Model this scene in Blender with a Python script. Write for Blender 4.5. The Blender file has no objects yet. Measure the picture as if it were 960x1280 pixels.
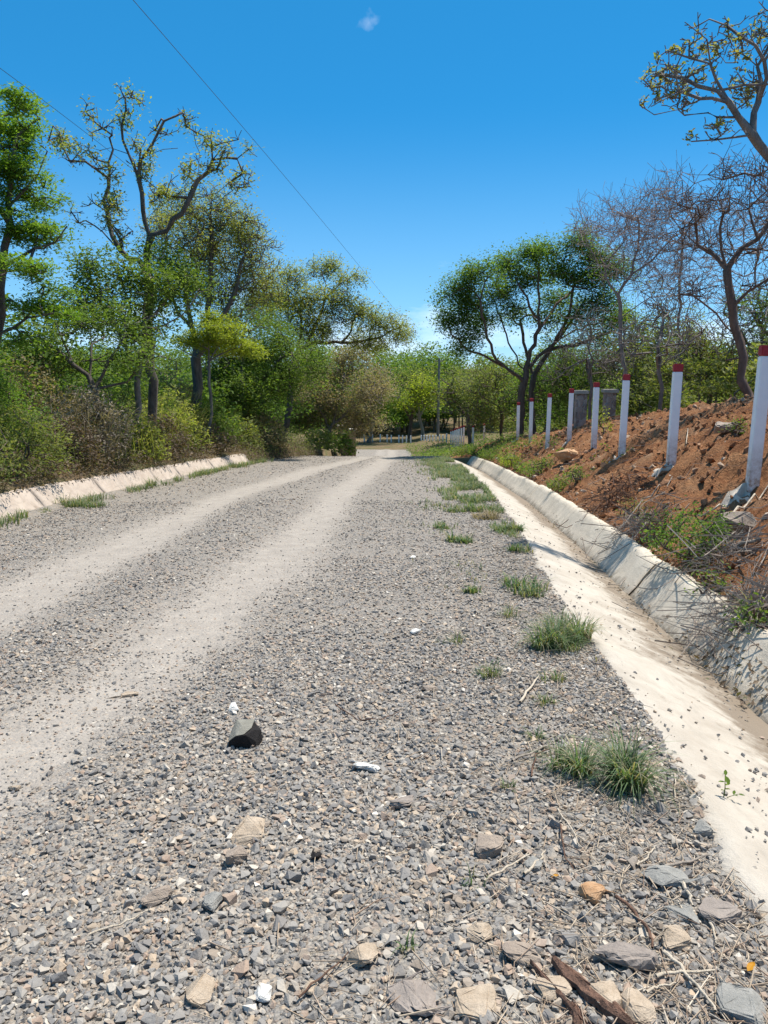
import bpy, bmesh, math, random
import numpy as np
rng = np.random.default_rng(11); random.seed(11)
R = math.radians
C = bpy.context.scene
COL = C.collection
PITCH = R(11); CAMH = 1.4

# ---------------------------------------------------------------- noise
def _hash(ix, iy, s):
    h = (ix.astype(np.int64)*374761393 + iy.astype(np.int64)*668265263 + s*974634777) & 0x7fffffff
    h = ((h ^ (h >> 13))*1274126177) & 0x7fffffff
    return ((h ^ (h >> 16)) & 0xffff)/65535.0
def vnoise(x, y, s=0):
    x = np.asarray(x, float); y = np.asarray(y, float)
    ix = np.floor(x); iy = np.floor(y); fx = x-ix; fy = y-iy
    fx = fx*fx*(3-2*fx); fy = fy*fy*(3-2*fy)
    a = _hash(ix, iy, s); b = _hash(ix+1, iy, s); c = _hash(ix, iy+1, s); d = _hash(ix+1, iy+1, s)
    return (a*(1-fx)+b*fx)*(1-fy)+(c*(1-fx)+d*fx)*fy-.5
def fbm(x, y, s=0, o=4, g=.5):
    t = 0; a = 1
    for k in range(o):
        t = t+a*vnoise(np.asarray(x)*2**k, np.asarray(y)*2**k, s+k*17); a *= g
    return t

# ---------------------------------------------------------------- the lie of the land
_ys = np.arange(-60, 900, .5)
_sl = np.where(_ys < 36, .08, np.where(_ys < 55, .135, np.where(_ys < 75, .03, np.where(_ys < 110, .01, 0.0))))
_z = -np.cumsum(_sl)*.5; _z -= np.interp(0, _ys, _z)
_z = np.convolve(np.pad(_z, 4, 'edge'), np.ones(9)/9, 'valid')
def zr(y): return np.interp(y, _ys, _z)
def eR(y): return np.interp(y, [-5, 2.1, 3.4, 4.8, 6.2, 10.3, 17, 27.8, 33, 40, 55, 70], [.9, 1.17, 1.28, 1.36, 1.46, 1.86, 2.34, 2.76, 2.78, 2.7, 2.3, 1.8])
def eL(y): return np.interp(y, [-5, 10.7, 13, 15, 18.2, 25, 31, 36, 42, 55, 70], [-5.35, -5.5, -5.62, -5.55, -5.4, -5.2, -4.6, -3.4, -2.6, -2.6, -3.5])
def trA(y): return np.interp(y, [0, 5.7, 10.3, 16, 25, 33, 45], [-2.85, -2.97, -3.07, -3.04, -2.2, -.9, -.2])
def trB(y): return np.interp(y, [0, 2.9, 4, 6.2, 8.9, 15, 23, 31, 45], [-1.75, -1.6, -1.46, -1.24, -1.06, -.95, -.5, 0.1, .6])
def track(x, y):
    w = .45+.16*fbm(x*.8, y*.4, 5, 2)
    a = np.exp(-((x-trA(y)+.15*fbm(x*1.5, y*.7, 8, 3))/w)**2*.8)
    b = np.exp(-((x-trB(y)+.15*fbm(x*1.5, y*.7, 9, 3))/w)**2*.8)
    return np.clip(np.maximum(a, b), 0, 1)
WG = .9; WW = .36; DG = .33          # gutter: floor width, wall width, depth
def H(x, y):
    x = np.asarray(x, float); y = np.asarray(y, float)
    l = eL(y); r = eR(y); base = zr(y)
    fade = np.clip((50-y)/12, 0, 1)
    # road
    road = .02*fbm(x*.9, y*.5, 1, 3)+.012*fbm(x*4, y*4, 2, 2)-.035*track(x, y)
    road = road+.04*np.exp(-((x-(trA(y)+trB(y))/2)/.4)**2)
    # right: gutter then bank
    xw = r+WG+WW
    t = np.clip((x-r)/WG, 0, 1)
    g = -DG*t
    u = x-xw
    top = np.interp(y, [0, 8, 16, 26, 38, 46, 60], [2.2, 2.05, 1.85, 1.6, .85, .45, .3])
    plan = np.interp(y, [0, 8, 15, 31, 45], [.7, .7, .8, .74, .5])
    b = np.where(u < 1.35, plan*np.clip(u, -1, 1.35)/1.35, plan+(top-plan)*(1-(1-np.clip((u-1.35)/2.6, 0, 1))**1.5))
    b = b+np.clip(u-5, 0, 60)*.02
    bn = .20*fbm(x*1.1, y*1.1, 21, 4)+.15*fbm(x*4.0, y*4.0, 23, 3)
    b = b+bn*np.clip(u/.7, 0, 1)*(.35+.65*fade)+np.clip(u/.4, 0, 1)*(.13*np.abs(fbm(x*5.5, y*5.5, 41, 3))+.08*fbm(x*11, y*11, 43, 2))*np.clip((48-y)/8, 0, 1)*np.clip((8.2-u)/2, 0, 1)
    right = np.where(x < r+WG, g, np.where(x < xw, -DG+(DG)*np.clip((x-r-WG)/WW, 0, 1), b))
    right = right*np.where(y < 34, 1, np.where(u > 0, 1, np.clip((38-y)/4, 0, 1)))
    # left: wall then bank
    v = l-x
    lw = np.where(v < .36, .42*v/.36, .42+.5*np.clip((v-.36)/2.5, 0, 1)+np.clip(v-4, 0, 60)*.01+.25*fbm(x*.6, y*.6, 31, 3)*np.clip(v-.4, 0, 1))
    rel = np.where(x < l, lw, np.where(x > r, right, road))
    far = np.clip((np.abs(x)-60)/100, 0, 1)
    return base+rel*(1-far)
def ray(px, py):
    u = (px-480)/960; v = (640-py)/960
    dy = math.cos(PITCH)+v*math.sin(PITCH); dz = v*math.cos(PITCH)-math.sin(PITCH)
    return u/dy, dz/dy
def pt(px, py, d):
    a, b = ray(px, py); return np.array([a*d, d, CAMH+b*d])
_Y = np.concatenate([np.arange(1.2, 12, .01), np.arange(12, 110, .04)])
def gnd(px, py):
    a, b = ray(px, py)
    q = CAMH+b*_Y < H(a*_Y, _Y)
    i = int(np.argmax(q)) if q.any() else len(_Y)-1
    y = _Y[i]; x = a*y
    return np.array([x, y, float(H(x, y))])
def h1(x, y): return float(H(x, y))

# ---------------------------------------------------------------- mesh + object helpers
def mesh(name, V, F, smooth=False):
    V = np.asarray(V, np.float32); F = np.asarray(F, np.int32)
    me = bpy.data.meshes.new(name)
    me.vertices.add(len(V)); me.vertices.foreach_set('co', V.ravel())
    k = F.shape[1]
    me.loops.add(F.size); me.loops.foreach_set('vertex_index', F.ravel())
    me.polygons.add(len(F)); me.polygons.foreach_set('loop_start', np.arange(len(F), dtype=np.int32)*k)
    me.update(calc_edges=True); me.validate()
    (me.shade_smooth if smooth else me.shade_flat)()
    return me
def put(name, me, mat, parent=None, loc=None):
    o = bpy.data.objects.new(name, me); COL.objects.link(o)
    if mat is not None and len(me.materials) == 0: me.materials.append(mat)
    if parent is not None: o.parent = parent
    if loc is not None: o.location = loc
    return o
def obj(name, V, F, mat, parent=None, smooth=False, loc=None): return put(name, mesh(name, V, F, smooth), mat, parent, loc)
def tag(o, label=None, cat=None, group=None, kind=None):
    if label: o['label'] = label
    if cat: o['category'] = cat
    if group: o['group'] = group
    if kind: o['kind'] = kind
    return o
def empty(name, loc, label=None, cat=None, group=None, rz=0):
    o = bpy.data.objects.new(name, None); COL.objects.link(o); o.location = [float(q) for q in loc]; o.rotation_euler = (0, 0, rz)
    o.empty_display_size = .2
    return tag(o, label, cat, group)
def kids(o): return [c for c in COL.objects if c.parent == o]
def copy_tree(o, loc, rz=0, sc=1, label=None, group=None):
    r = o.copy(); COL.objects.link(r); r.location = [float(q) for q in loc]; r.rotation_euler = (0, 0, rz)
    r.scale = (sc, sc, sc) if not hasattr(sc, '__len__') else sc
    if label: r['label'] = label
    if group: r['group'] = group
    for c in o_kids.setdefault(o.name, kids(o)):
        d = c.copy(); COL.objects.link(d); d.parent = r
    return r
o_kids = {}
def cat_mesh(parts):
    Vs = []; Fs = []; n = 0
    for V, F in parts:
        Vs.append(np.asarray(V)); Fs.append(np.asarray(F)+n); n += len(V)
    return np.concatenate(Vs), np.concatenate(Fs)
def grid(nu, nv):
    i = np.arange(nu-1)[:, None]*nv+np.arange(nv-1)[None]
    i = i.ravel(); return np.stack([i, i+1, i+nv+1, i+nv], 1)
def bm_obj(name, bm, mat, parent=None, smooth=False, loc=None):
    me = bpy.data.meshes.new(name); bm.to_mesh(me); bm.free()
    (me.shade_smooth if smooth else me.shade_flat)()
    return put(name, me, mat, parent, loc)
def bm_box(w, d, h, z0=0, bev=.01, jit=0, segs=2):
    bm = bmesh.new(); bmesh.ops.create_cube(bm, size=1)
    for v in bm.verts: v.co = (v.co.x*w, v.co.y*d, (v.co.z+.5)*h+z0)
    if bev: bmesh.ops.bevel(bm, geom=list(bm.edges), offset=bev, segments=segs, affect='EDGES')
    for v in bm.verts:
        if jit: v.co += (__import__('mathutils').Vector((random.uniform(-jit, jit), random.uniform(-jit, jit), random.uniform(-jit, jit))))
    return bm
def unit(v):
    v = np.asarray(v, float); return v/(np.linalg.norm(v, axis=-1, keepdims=True)+1e-9)
def tube(path, rad, k=6):
    P = np.asarray(path, float); n = len(P)
    T = unit(np.gradient(P, axis=0)); ref = np.array([.31, .87, .38]) if abs(T[0] @ np.array([.31, .87, .38])) < .9 else np.array([1., 0, 0])
    A = unit(np.cross(T, ref)); B = np.cross(T, A)
    a = np.arange(k)*2*math.pi/k; r = np.broadcast_to(rad, (n,))
    V = P[:, None]+r[:, None, None]*(A[:, None]*np.cos(a)[None, :, None]+B[:, None]*np.sin(a)[None, :, None])
    i = np.arange(n-1)[:, None]*k; j = np.arange(k)[None]; j2 = (j+1) % k
    F = np.stack([i+j, i+j2, i+k+j2, i+k+j], -1).reshape(-1, 4)
    return V.reshape(-1, 3), F
# crushed stone templates
def hull(n, flat, s):
    r = random.Random(s); bm = bmesh.new()
    for _ in range(n):
        v = [r.gauss(0, 1) for _ in range(3)]; l = math.sqrt(sum(q*q for q in v)); e = r.uniform(.75, 1)
        q = [max(-.74, min(.74, c/l*e)) for c in v]
        bm.verts.new((q[0]*.8, q[1]*.62, q[2]*flat))
    g = bmesh.ops.convex_hull(bm, input=list(bm.verts))
    bmesh.ops.delete(bm, geom=[x for x in g['geom_interior'] if isinstance(x, bmesh.types.BMVert)], context='VERTS')
    bmesh.ops.triangulate(bm, faces=list(bm.faces))
    bm.verts.ensure_lookup_table(); bm.verts.index_update()
    V = np.array([v.co[:] for v in bm.verts]); F = np.array([[v.index for v in f.verts] for f in bm.faces]); bm.free()
    return V, F
HULLS = [hull(10, .42+.05*(s % 5), s) for s in range(18)]
HULLS_LO = [hull(8, .4, 100+s) for s in range(8)]
def rotmats(n, tilt):
    a = rng.uniform(0, 2*math.pi, n); b = rng.normal(0, tilt, n); c = rng.normal(0, tilt, n)
    ca, sa, cb, sb, cc, sc = np.cos(a), np.sin(a), np.cos(b), np.sin(b), np.cos(c), np.sin(c); z = np.zeros(n); o = np.ones(n)
    Z = np.stack([ca, -sa, z, sa, ca, z, z, z, o], 1).reshape(n, 3, 3)
    X = np.stack([o, z, z, z, cb, -sb, z, sb, cb], 1).reshape(n, 3, 3)
    Yv = np.stack([cc, z, sc, z, o, z, -sc, z, cc], 1).reshape(n, 3, 3)
    return np.einsum('nij,njk,nkl->nil', X, Yv, Z)
def stones(P, S, tilt=.3, hulls=HULLS):
    which = rng.integers(0, len(hulls), len(P)); parts = []
    for k, (V, F) in enumerate(hulls):
        m = which == k; n = int(m.sum())
        if not n: continue
        W = np.einsum('nij,vj->nvi', rotmats(n, tilt), V)*S[m][:, None, None]+P[m][:, None]
        parts.append((W.reshape(-1, 3), (F[None]+np.arange(n)[:, None, None]*len(V)).reshape(-1, 3)))
    return cat_mesh(parts)
# leaves: rhombic, slightly folded cards a few centimetres long
def leaves(Cn, size, width=.45, up=1., droop=0., jit=.5):
    n = len(Cn); s = size*(1+jit*rng.uniform(-1, 1, n))
    N = rng.normal(0, 1, (n, 3)); N[:, 2] = np.abs(N[:, 2])+up; N = unit(N)
    D = rng.normal(0, 1, (n, 3)); D[:, 2] -= droop; D = unit(D-N*(D*N).sum(1, keepdims=True)); S = np.cross(N, D)
    L = s[:, None]; w = L*width
    a = Cn-D*L*.5; b = Cn+S*w*.5+N*w*.15; c = Cn+D*L*.5; d = Cn-S*w*.5+N*w*.15
    return np.stack([a, b, c, d], 1).reshape(-1, 3), np.arange(4*n).reshape(n, 4)
def blades(base, n, h, spread, lean, w=.006, segs=4):
    """grass blades: curved tapering strips"""
    a = rng.uniform(0, 2*math.pi, n); r = spread*np.sqrt(rng.uniform(0, 1, n))
    P = np.stack([r*np.cos(a), r*np.sin(a), np.zeros(n)], 1)+np.asarray(base)
    az = a+rng.normal(0, .7, n); L = h*rng.uniform(.55, 1.15, n); ln = lean*rng.uniform(.3, 1.3, n)
    dirx = np.stack([np.cos(az), np.sin(az), np.zeros(n)], 1); side = np.stack([-np.sin(az), np.cos(az), np.zeros(n)], 1)
    Vs = []
    for k in range(segs+1):
        t = k/segs; th = ln*(.35+.65*t)*t
        c = P+dirx*(L*t*np.sin(th))[:, None]+np.array([0, 0, 1])*(L*t*np.cos(th))[:, None]
        ww = w*(1-t**1.6)+.0006
        Vs += [c-side*ww*.5, c+side*ww*.5]
    V = np.stack(Vs, 1); m = 2*(segs+1)
    F = np.array([[2*k, 2*k+1, 2*k+3, 2*k+2] for k in range(segs)])
    return V.reshape(-1, 3), (F[None]+np.arange(n)[:, None, None]*m).reshape(-1, 4)

# ---------------------------------------------------------------- materials
class NT:
    def __init__(s, name):
        s.m = bpy.data.materials.new(name); s.m.use_nodes = True; s.t = s.m.node_tree; s.t.nodes.clear()
        s.out = s.n('ShaderNodeOutputMaterial')
    def n(s, typ, **kw):
        x = s.t.nodes.new(typ)
        for k, v in kw.items(): setattr(x, k, v)
        return x
    def l(s, a, b): s.t.links.new(a, b)
    def noise(s, scale, detail=4, rough=.6, vec=None, dist=0):
        x = s.n('ShaderNodeTexNoise'); x.inputs['Scale'].default_value = scale; x.inputs['Detail'].default_value = detail; x.inputs['Roughness'].default_value = rough; x.inputs['Distortion'].default_value = dist
        s.l(vec or s.coord(), x.inputs['Vector']); return x.outputs['Fac']
    def vor(s, scale, out='Distance', vec=None, rnd=1):
        x = s.n('ShaderNodeTexVoronoi'); x.inputs['Scale'].default_value = scale; x.inputs['Randomness'].default_value = rnd
        s.l(vec or s.coord(), x.inputs['Vector']); return x.outputs[out]
    def coord(s):
        if not hasattr(s, '_c'): s._c = s.n('ShaderNodeTexCoord').outputs['Object']
        return s._c
    def ramp(s, fac, stops, const=False):
        x = s.n('ShaderNodeValToRGB'); cr = x.color_ramp
        if const: cr.interpolation = 'CONSTANT'
        while len(cr.elements) < len(stops): cr.elements.new(.5)
        for e, (p, c) in zip(cr.elements, stops):
            e.position = p; e.color = (*c, 1) if len(c) == 3 else c
        s.l(fac, x.inputs['Fac']); return x.outputs['Color']
    def mapr(s, fac, a, b, c=0, d=1):
        x = s.n('ShaderNodeMapRange'); x.inputs[1].default_value = a; x.inputs[2].default_value = b; x.inputs[3].default_value = c; x.inputs[4].default_value = d
        s.l(fac, x.inputs[0]); return x.outputs[0]
    def mix(s, f, a, b, mode='MIX'):
        x = s.n('ShaderNodeMix', data_type='RGBA', blend_type=mode)
        for v, i in ((f, 0), (a, 6), (b, 7)):
            if hasattr(v, 'default_value') or hasattr(v, 'is_linked'): s.l(v, x.inputs[i])
            elif i == 0: x.inputs[0].default_value = v
            else: x.inputs[i].default_value = (*v, 1)
        return x.outputs[2]
    def math(s, op, a, b=0.):
        x = s.n('ShaderNodeMath', operation=op)
        for v, i in ((a, 0), (b, 1)):
            if hasattr(v, 'is_linked'): s.l(v, x.inputs[i])
            else: x.inputs[i].default_value = v
        return x.outputs[0]
    def bump(s, h, dist, strength=1, nrm=None):
        x = s.n('ShaderNodeBump'); x.inputs['Distance'].default_value = dist; x.inputs['Strength'].default_value = strength
        s.l(h, x.inputs['Height'])
        if nrm is not None: s.l(nrm, x.inputs['Normal'])
        return x.outputs['Normal']
    def attr(s, name): return s.n('ShaderNodeAttribute', attribute_name=name).outputs['Fac']
    def island(s): return s.n('ShaderNodeNewGeometry').outputs['Random Per Island']
    def objrand(s): return s.n('ShaderNodeObjectInfo').outputs['Random']
    def surf(s, col, rough=.9, nrm=None, spec=.3):
        b = s.n('ShaderNodeBsdfPrincipled'); b.inputs['Roughness'].default_value = rough; b.inputs['Specular IOR Level'].default_value = spec
        if hasattr(col, 'is_linked'): s.l(col, b.inputs['Base Color'])
        else: b.inputs['Base Color'].default_value = (*col, 1)
        if nrm is not None: s.l(nrm, b.inputs['Normal'])
        s.l(b.outputs[0], s.out.inputs['Surface']); return s.m
def leaf_mat(name, cols, trans=.35, gain=1.85, red=1.2):
    t = NT(name); n = len(cols)
    c = t.ramp(t.island(), [(i/(n-1), (q[0]*gain*red, q[1]*gain, q[2]*gain)) for i, q in enumerate(cols)]); cols = [(q[0]*gain*red, q[1]*gain, q[2]*gain) for q in cols]; trans = min(.55, trans+.1)
    c = t.mix(t.mapr(t.noise(1.3, 2), .35, .65, 0, .55), c, tuple(q*.62 for q in cols[0]))
    b = t.n('ShaderNodeBsdfPrincipled'); b.inputs['Roughness'].default_value = .6; b.inputs['Specular IOR Level'].default_value = .18
    t.l(c, b.inputs['Base Color'])
    tr = t.n('ShaderNodeBsdfTranslucent'); c2 = t.mix(1, c, (1.5, 1.5, .6), 'MULTIPLY'); t.l(c2, tr.inputs['Color'])
    mx = t.n('ShaderNodeMixShader'); mx.inputs[0].default_value = trans
    t.l(b.outputs[0], mx.inputs[1]); t.l(tr.outputs[0], mx.inputs[2]); t.l(mx.outputs[0], t.out.inputs['Surface'])
    return t.m
def bark_mat(name, a, b, sc=9):
    t = NT(name); v = t.n('ShaderNodeMapping'); v.inputs['Scale'].default_value = (1, 1, .25); t.l(t.coord(), v.inputs[0])
    f = t.noise(sc, 6, .7, v.outputs[0]); return t.surf(t.ramp(f, [(.3, a), (.7, b)]), .95, t.bump(f, .03, .8))
STONE = [(.0, (.135, .138, .145)), (.13, (.20, .20, .20)), (.30, (.255, .25, .24)), (.46, (.175, .172, .17)), (.56, (.32, .30, .27)), (.67, (.25, .215, .18)), (.77, (.38, .315, .245)), (.86, (.30, .235, .19)), (.945, (.44, .415, .37)), (.986, (.56, .54, .50))]
def stone_mat(name, stops, bs=60, dust=.42, nz=7):
    t = NT(name)
    c = t.ramp(t.island(), stops, True)
    f = t.noise(nz, 5, .65)
    c = t.mix(t.mapr(f, .4, .7, 0, dust), c, (.36, .33, .29))
    c = t.mix(t.mapr(t.noise(bs*1.6, 3, .7), .3, .7, .0, .5), c, (.12, .115, .11), 'MIX') if False else c
    return t.surf(c, .9, t.bump(t.noise(bs, 4, .7), .006, .7))
M = {}
STONE = [(p, (c[0]*1.09, c[1]*1.025, c[2]*.95)) for p, c in STONE]
M['gravel'] = stone_mat('gravel_stones', STONE)
def plain_stone(name, a, b, sc=18):
    t = NT(name); f = t.noise(sc, 6, .65); g = t.noise(sc*5, 6, .75); h = t.noise(sc*14, 3, .7)
    return t.surf(t.mix(t.mapr(t.math('ADD', t.math('MULTIPLY', g, .6), t.math('MULTIPLY', h, .4)), .46, .66, 0, .45), t.ramp(f, [(.3, a), (.52, tuple((p+q)/2 for p, q in zip(a, b))), (.72, b)]), tuple(q*.62 for q in a)), .92, t.bump(t.math('ADD', g, t.math('MULTIPLY', h, .3)), .009, .8))
M['rock_grey'] = plain_stone('grey_rock', (.23, .225, .205), (.38, .365, .33))
M['rock_brown'] = plain_stone('brown_rock', (.27, .22, .18), (.42, .34, .265))
M['rock_tan'] = plain_stone('tan_rock', (.38, .295, .21), (.56, .46, .35))
M['rock_orange'] = plain_stone('orange_rock', (.38, .20, .09), (.58, .40, .25))
M['rock_white'] = plain_stone('white_rock', (.60, .58, .53), (.76, .74, .69))
M['rock_black'] = plain_stone('black_rock', (.012, .011, .011), (.03, .026, .025), 30)
M['rock_dusty'] = plain_stone('dusty_rock', (.20, .19, .155), (.32, .305, .255), 25)
M['rock_slate'] = plain_stone('slate_rock', (.23, .195, .17), (.37, .315, .27), 9)
def road_mat():
    t = NT('gravel_road'); tr = t.attr('track')
    ve = t.n('ShaderNodeTexVoronoi'); ve.inputs['Scale'].default_value = 42; t.l(t.coord(), ve.inputs['Vector'])
    v2 = t.n('ShaderNodeTexVoronoi'); v2.inputs['Scale'].default_value = 95; t.l(t.coord(), v2.inputs['Vector'])
    sep = t.n('ShaderNodeSeparateColor'); t.l(ve.outputs['Color'], sep.inputs[0])
    sep2 = t.n('ShaderNodeSeparateColor'); t.l(v2.outputs['Color'], sep2.inputs[0])
    g1 = t.ramp(sep.outputs[0], STONE, True); g2 = t.ramp(sep2.outputs[0], STONE, True)
    g = t.mix(.5, g1, g2)
    g = t.mix(t.mapr(t.noise(2.2, 5, .65), .3, .75, .1, .5), g, (.235, .22, .195))
    dust = t.ramp(t.noise(5, 6, .7), [(.3, (.25, .222, .192)), (.7, (.35, .312, .268))])
    dust = t.mix(t.mapr(sep2.outputs[1], .72, .76, 0, .55), dust, g2)
    m = t.math('ADD', tr, t.mapr(t.noise(9, 5, .7), .2, .8, -.45, .45)); m = t.mapr(m, .24, .8)
    col = t.mix(m, g, dust)
    hgt = t.math('ADD', t.math('MULTIPLY', ve.outputs['Distance'], -1.0), t.math('MULTIPLY', v2.outputs['Distance'], -.5))
    amp = t.math('MULTIPLY', hgt, t.mapr(m, 0, 1, 1, .3))
    return t.surf(col, .95, t.bump(amp, .022, .9))
M['road'] = road_mat()
def soil_mat():
    t = NT('red_soil'); f = t.noise(2.2, 7, .68); g = t.noise(14, 6, .7)
    c = t.ramp(f, [(.25, (.16, .068, .033)), (.45, (.33, .15, .07)), (.6, (.43, .22, .108)), (.78, (.46, .30, .185))])
    c = t.mix(t.mapr(g, .48, .72, 0, .75), c, (.12, .06, .035))
    c = t.mix(t.mapr(t.noise(.9, 4, .6), .52, .72, 0, .6), c, (.33, .24, .16))
    return t.surf(c, 1, t.bump(t.math('ADD', g, t.noise(40, 4, .7)), .08, 1.), .1)
M['soil'] = soil_mat()
def clod_mat():
    t = NT('soil_clod'); c = t.ramp(t.island(), [(0, (.19, .085, .042)), (.35, (.28, .135, .068)), (.6, (.33, .18, .10)), (.8, (.30, .16, .09)), (.93, (.40, .29, .20)), (1, (.50, .42, .34))])
    return t.surf(c, 1, t.bump(t.noise(40, 5, .7), .02, 1), .1)
M['clod'] = clod_mat()
def conc_mat(name, a, b, dirtc, amt=1.):
    t = NT(name); f = t.noise(3.2, 7, .65); c = t.ramp(f, [(.28, a), (.62, b)])
    v = t.n('ShaderNodeMapping'); v.inputs['Scale'].default_value = (5, 1.2, 5); t.l(t.coord(), v.inputs[0])
    st = t.noise(2.4, 5, .7, v.outputs[0])
    c = t.mix(t.mapr(st, .52, .75, 0, .5*amt), c, tuple(q*.62 for q in b))
    d = t.math('ADD', t.attr('dirt'), t.mapr(t.noise(6, 6, .7), .25, .75, -.42, .42))
    c = t.mix(t.mapr(d, .30, .75, 0, .92), c, dirtc)
    c = t.mix(t.mapr(t.vor(26), .0, .10, .5, 0), c, (.2, .18, .16))
    fine = t.noise(70, 4, .7)
    return t.surf(c, .92, t.bump(t.math('ADD', fine, t.math('MULTIPLY', f, 3.)), .008, .7), .2)
M['gutter_floor'] = conc_mat('cream_concrete', (.35, .305, .25), (.46, .415, .35), (.19, .15, .11))
M['gutter_wall'] = conc_mat('grey_concrete', (.46, .40, .315), (.60, .53, .425), (.24, .20, .15), 1.4)
M['left_wall'] = conc_mat('pinkish_concrete', (.37, .30, .245), (.49, .415, .345), (.20, .155, .115), 1.8)
def white_paint():
    t = NT('white_paint'); f = t.noise(5, 6, .7); z = t.n('ShaderNodeSeparateXYZ'); t.l(t.coord(), z.inputs[0])
    sp = t.math('MULTIPLY', t.mapr(z.outputs[2], 0, .5, 1.1, 0), t.mapr(t.noise(13, 6, .75), .34, .62, 0, 1))
    c = t.ramp(f, [(.3, (.84, .85, .85)), (.6, (.90, .90, .90))]); c = t.mix(sp, c, (.42, .30, .22))
    return t.surf(c, .55, t.bump(t.noise(30, 4, .6), .004, .5))
M['white'] = white_paint()
def red_paint():
    t = NT('red_paint'); return t.surf(t.ramp(t.noise(22, 5, .7), [(.3, (.30, .016, .026)), (.68, (.42, .05, .055))]), .6, t.bump(t.noise(30, 4), .004, .5))
M['red'] = red_paint()
M['footing'] = plain_stone('footing_concrete', (.44, .37, .29), (.66, .58, .48), 12)
M['soil_ground'] = (lambda t: t.surf(t.mix(t.mapr(t.noise(.6, 5, .65), .4, .66), t.ramp(t.noise(3, 6, .7), [(.3, (.11, .075, .045)), (.7, (.24, .17, .105))]), (.10, .105, .045)), 1, t.bump(t.noise(8, 6, .7), .08, .8), .1))(NT('earth'))
M['bark_dark'] = bark_mat('dark_bark', (.055, .045, .038), (.17, .14, .12))
M['bark_grey'] = bark_mat('grey_bark', (.10, .085, .075), (.26, .225, .20))
M['bark_brown'] = bark_mat('brown_bark', (.075, .05, .04), (.20, .145, .115))
M['bark_pale'] = bark_mat('pale_bark', (.20, .165, .13), (.40, .34, .27))
M['twig_haze'] = bark_mat('dry_twig', (.19, .145, .13), (.36, .29, .26), 30)
M['leaf_bright'] = leaf_mat('bright_green_leaf', [(.038, .092, .012), (.062, .135, .02), (.10, .175, .03)], .4)
M['leaf_olive'] = leaf_mat('olive_leaf', [(.050, .085, .024), (.078, .115, .036), (.11, .145, .05), (.09, .11, .045)], .38)
M['leaf_fresh'] = leaf_mat('fresh_olive_leaf', [(.08, .125, .03), (.115, .165, .045), (.15, .185, .065), (.13, .14, .06)], .42)
M['leaf_mid'] = leaf_mat('mid_green_leaf', [(.035, .075, .014), (.06, .115, .022), (.10, .155, .04)], .35)
M['leaf_deep'] = leaf_mat('deep_green_leaf', [(.032, .076, .014), (.055, .115, .022), (.09, .16, .035)], .4)
M['leaf_lime'] = leaf_mat('lime_leaf', [(.10, .155, .02), (.14, .20, .03), (.18, .235, .045)], .42)
M['leaf_grey'] = leaf_mat('grey_green_leaf', [(.085, .10, .055), (.13, .145, .08), (.18, .18, .11), (.17, .14, .10)], .25)
M['leaf_tan'] = leaf_mat('tan_dry_leaf', [(.20, .165, .13), (.27, .23, .185), (.33, .29, .23)], .15, 1., 1.)
M['leaf_yellow'] = leaf_mat('yellow_leaf', [(.20, .20, .06), (.27, .25, .09), (.16, .20, .05), (.22, .17, .10)], .35, 1.2, 1.)
M['leaf_brown'] = leaf_mat('brown_leaf', [(.10, .068, .048), (.16, .115, .08), (.24, .185, .135), (.11, .12, .06)], .15, 1., 1.)
M['leaf_amber'] = leaf_mat('amber_leaf', [(.55, .25, .02), (.60, .30, .03)], .2, 1., 1.)
M['grass'] = leaf_mat('grass_blade', [(.06, .105, .045), (.085, .14, .065), (.115, .165, .09), (.14, .175, .10), (.24, .215, .15), (.30, .25, .18)], .3, 1.4, 1.)
M['grass_dry'] = leaf_mat('dry_grass_blade', [(.30, .24, .16), (.38, .32, .23), (.22, .18, .12)], .2, 1., 1.)
M['straw'] = (lambda t: t.surf(t.ramp(t.island(), [(0, (.30, .22, .15)), (.4, (.45, .37, .27)), (.7, (.24, .16, .11)), (1, (.55, .48, .38))]), .85))(NT('dry_straw'))
M['brush'] = (lambda t: t.surf(t.ramp(t.island(), [(0, (.20, .155, .125)), (.35, (.30, .25, .205)), (.65, (.15, .11, .085)), (1, (.38, .33, .28))]), .9))(NT('dry_brush'))
M['wood_grey'] = bark_mat('weathered_wood', (.19, .16, .135), (.40, .35, .29), 20)
M['wood_pale'] = bark_mat('pale_dry_wood', (.42, .35, .26), (.62, .54, .43), 25)
M['wood_brown'] = bark_mat('rotten_brown_wood', (.06, .035, .025), (.22, .125, .085), 22)
M['pole'] = bark_mat('pole_timber', (.13, .11, .095), (.28, .25, .22), 8)
M['wire'] = (lambda t: t.surf((.05, .05, .055), .6))(NT('wire'))
def masonry():
    t = NT('stone_masonry'); d = t.vor(5.5, 'Distance'); x = t.n('ShaderNodeTexVoronoi', feature='DISTANCE_TO_EDGE'); x.inputs['Scale'].default_value = 5.5; t.l(t.coord(), x.inputs['Vector'])
    cc = t.n('ShaderNodeSeparateColor'); t.l(t.vor(5.5, 'Color'), cc.inputs[0])
    c = t.ramp(cc.outputs[0], [(0, (.20, .15, .13)), (.5, (.30, .23, .20)), (1, (.40, .33, .29))]); j = t.mapr(x.outputs[0], .0, .07, 1, 0)
    return t.surf(t.mix(j, c, (.42, .38, .34)), .95, t.bump(t.mapr(x.outputs[0], 0, .09), .03, .8))
M['masonry'] = masonry()
M['slab'] = plain_stone('slab_concrete', (.34, .31, .27), (.50, .46, .40), 6)
M['tan_wall'] = plain_stone('tan_rendered_wall', (.26, .19, .13), (.36, .27, .19), 4)

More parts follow.
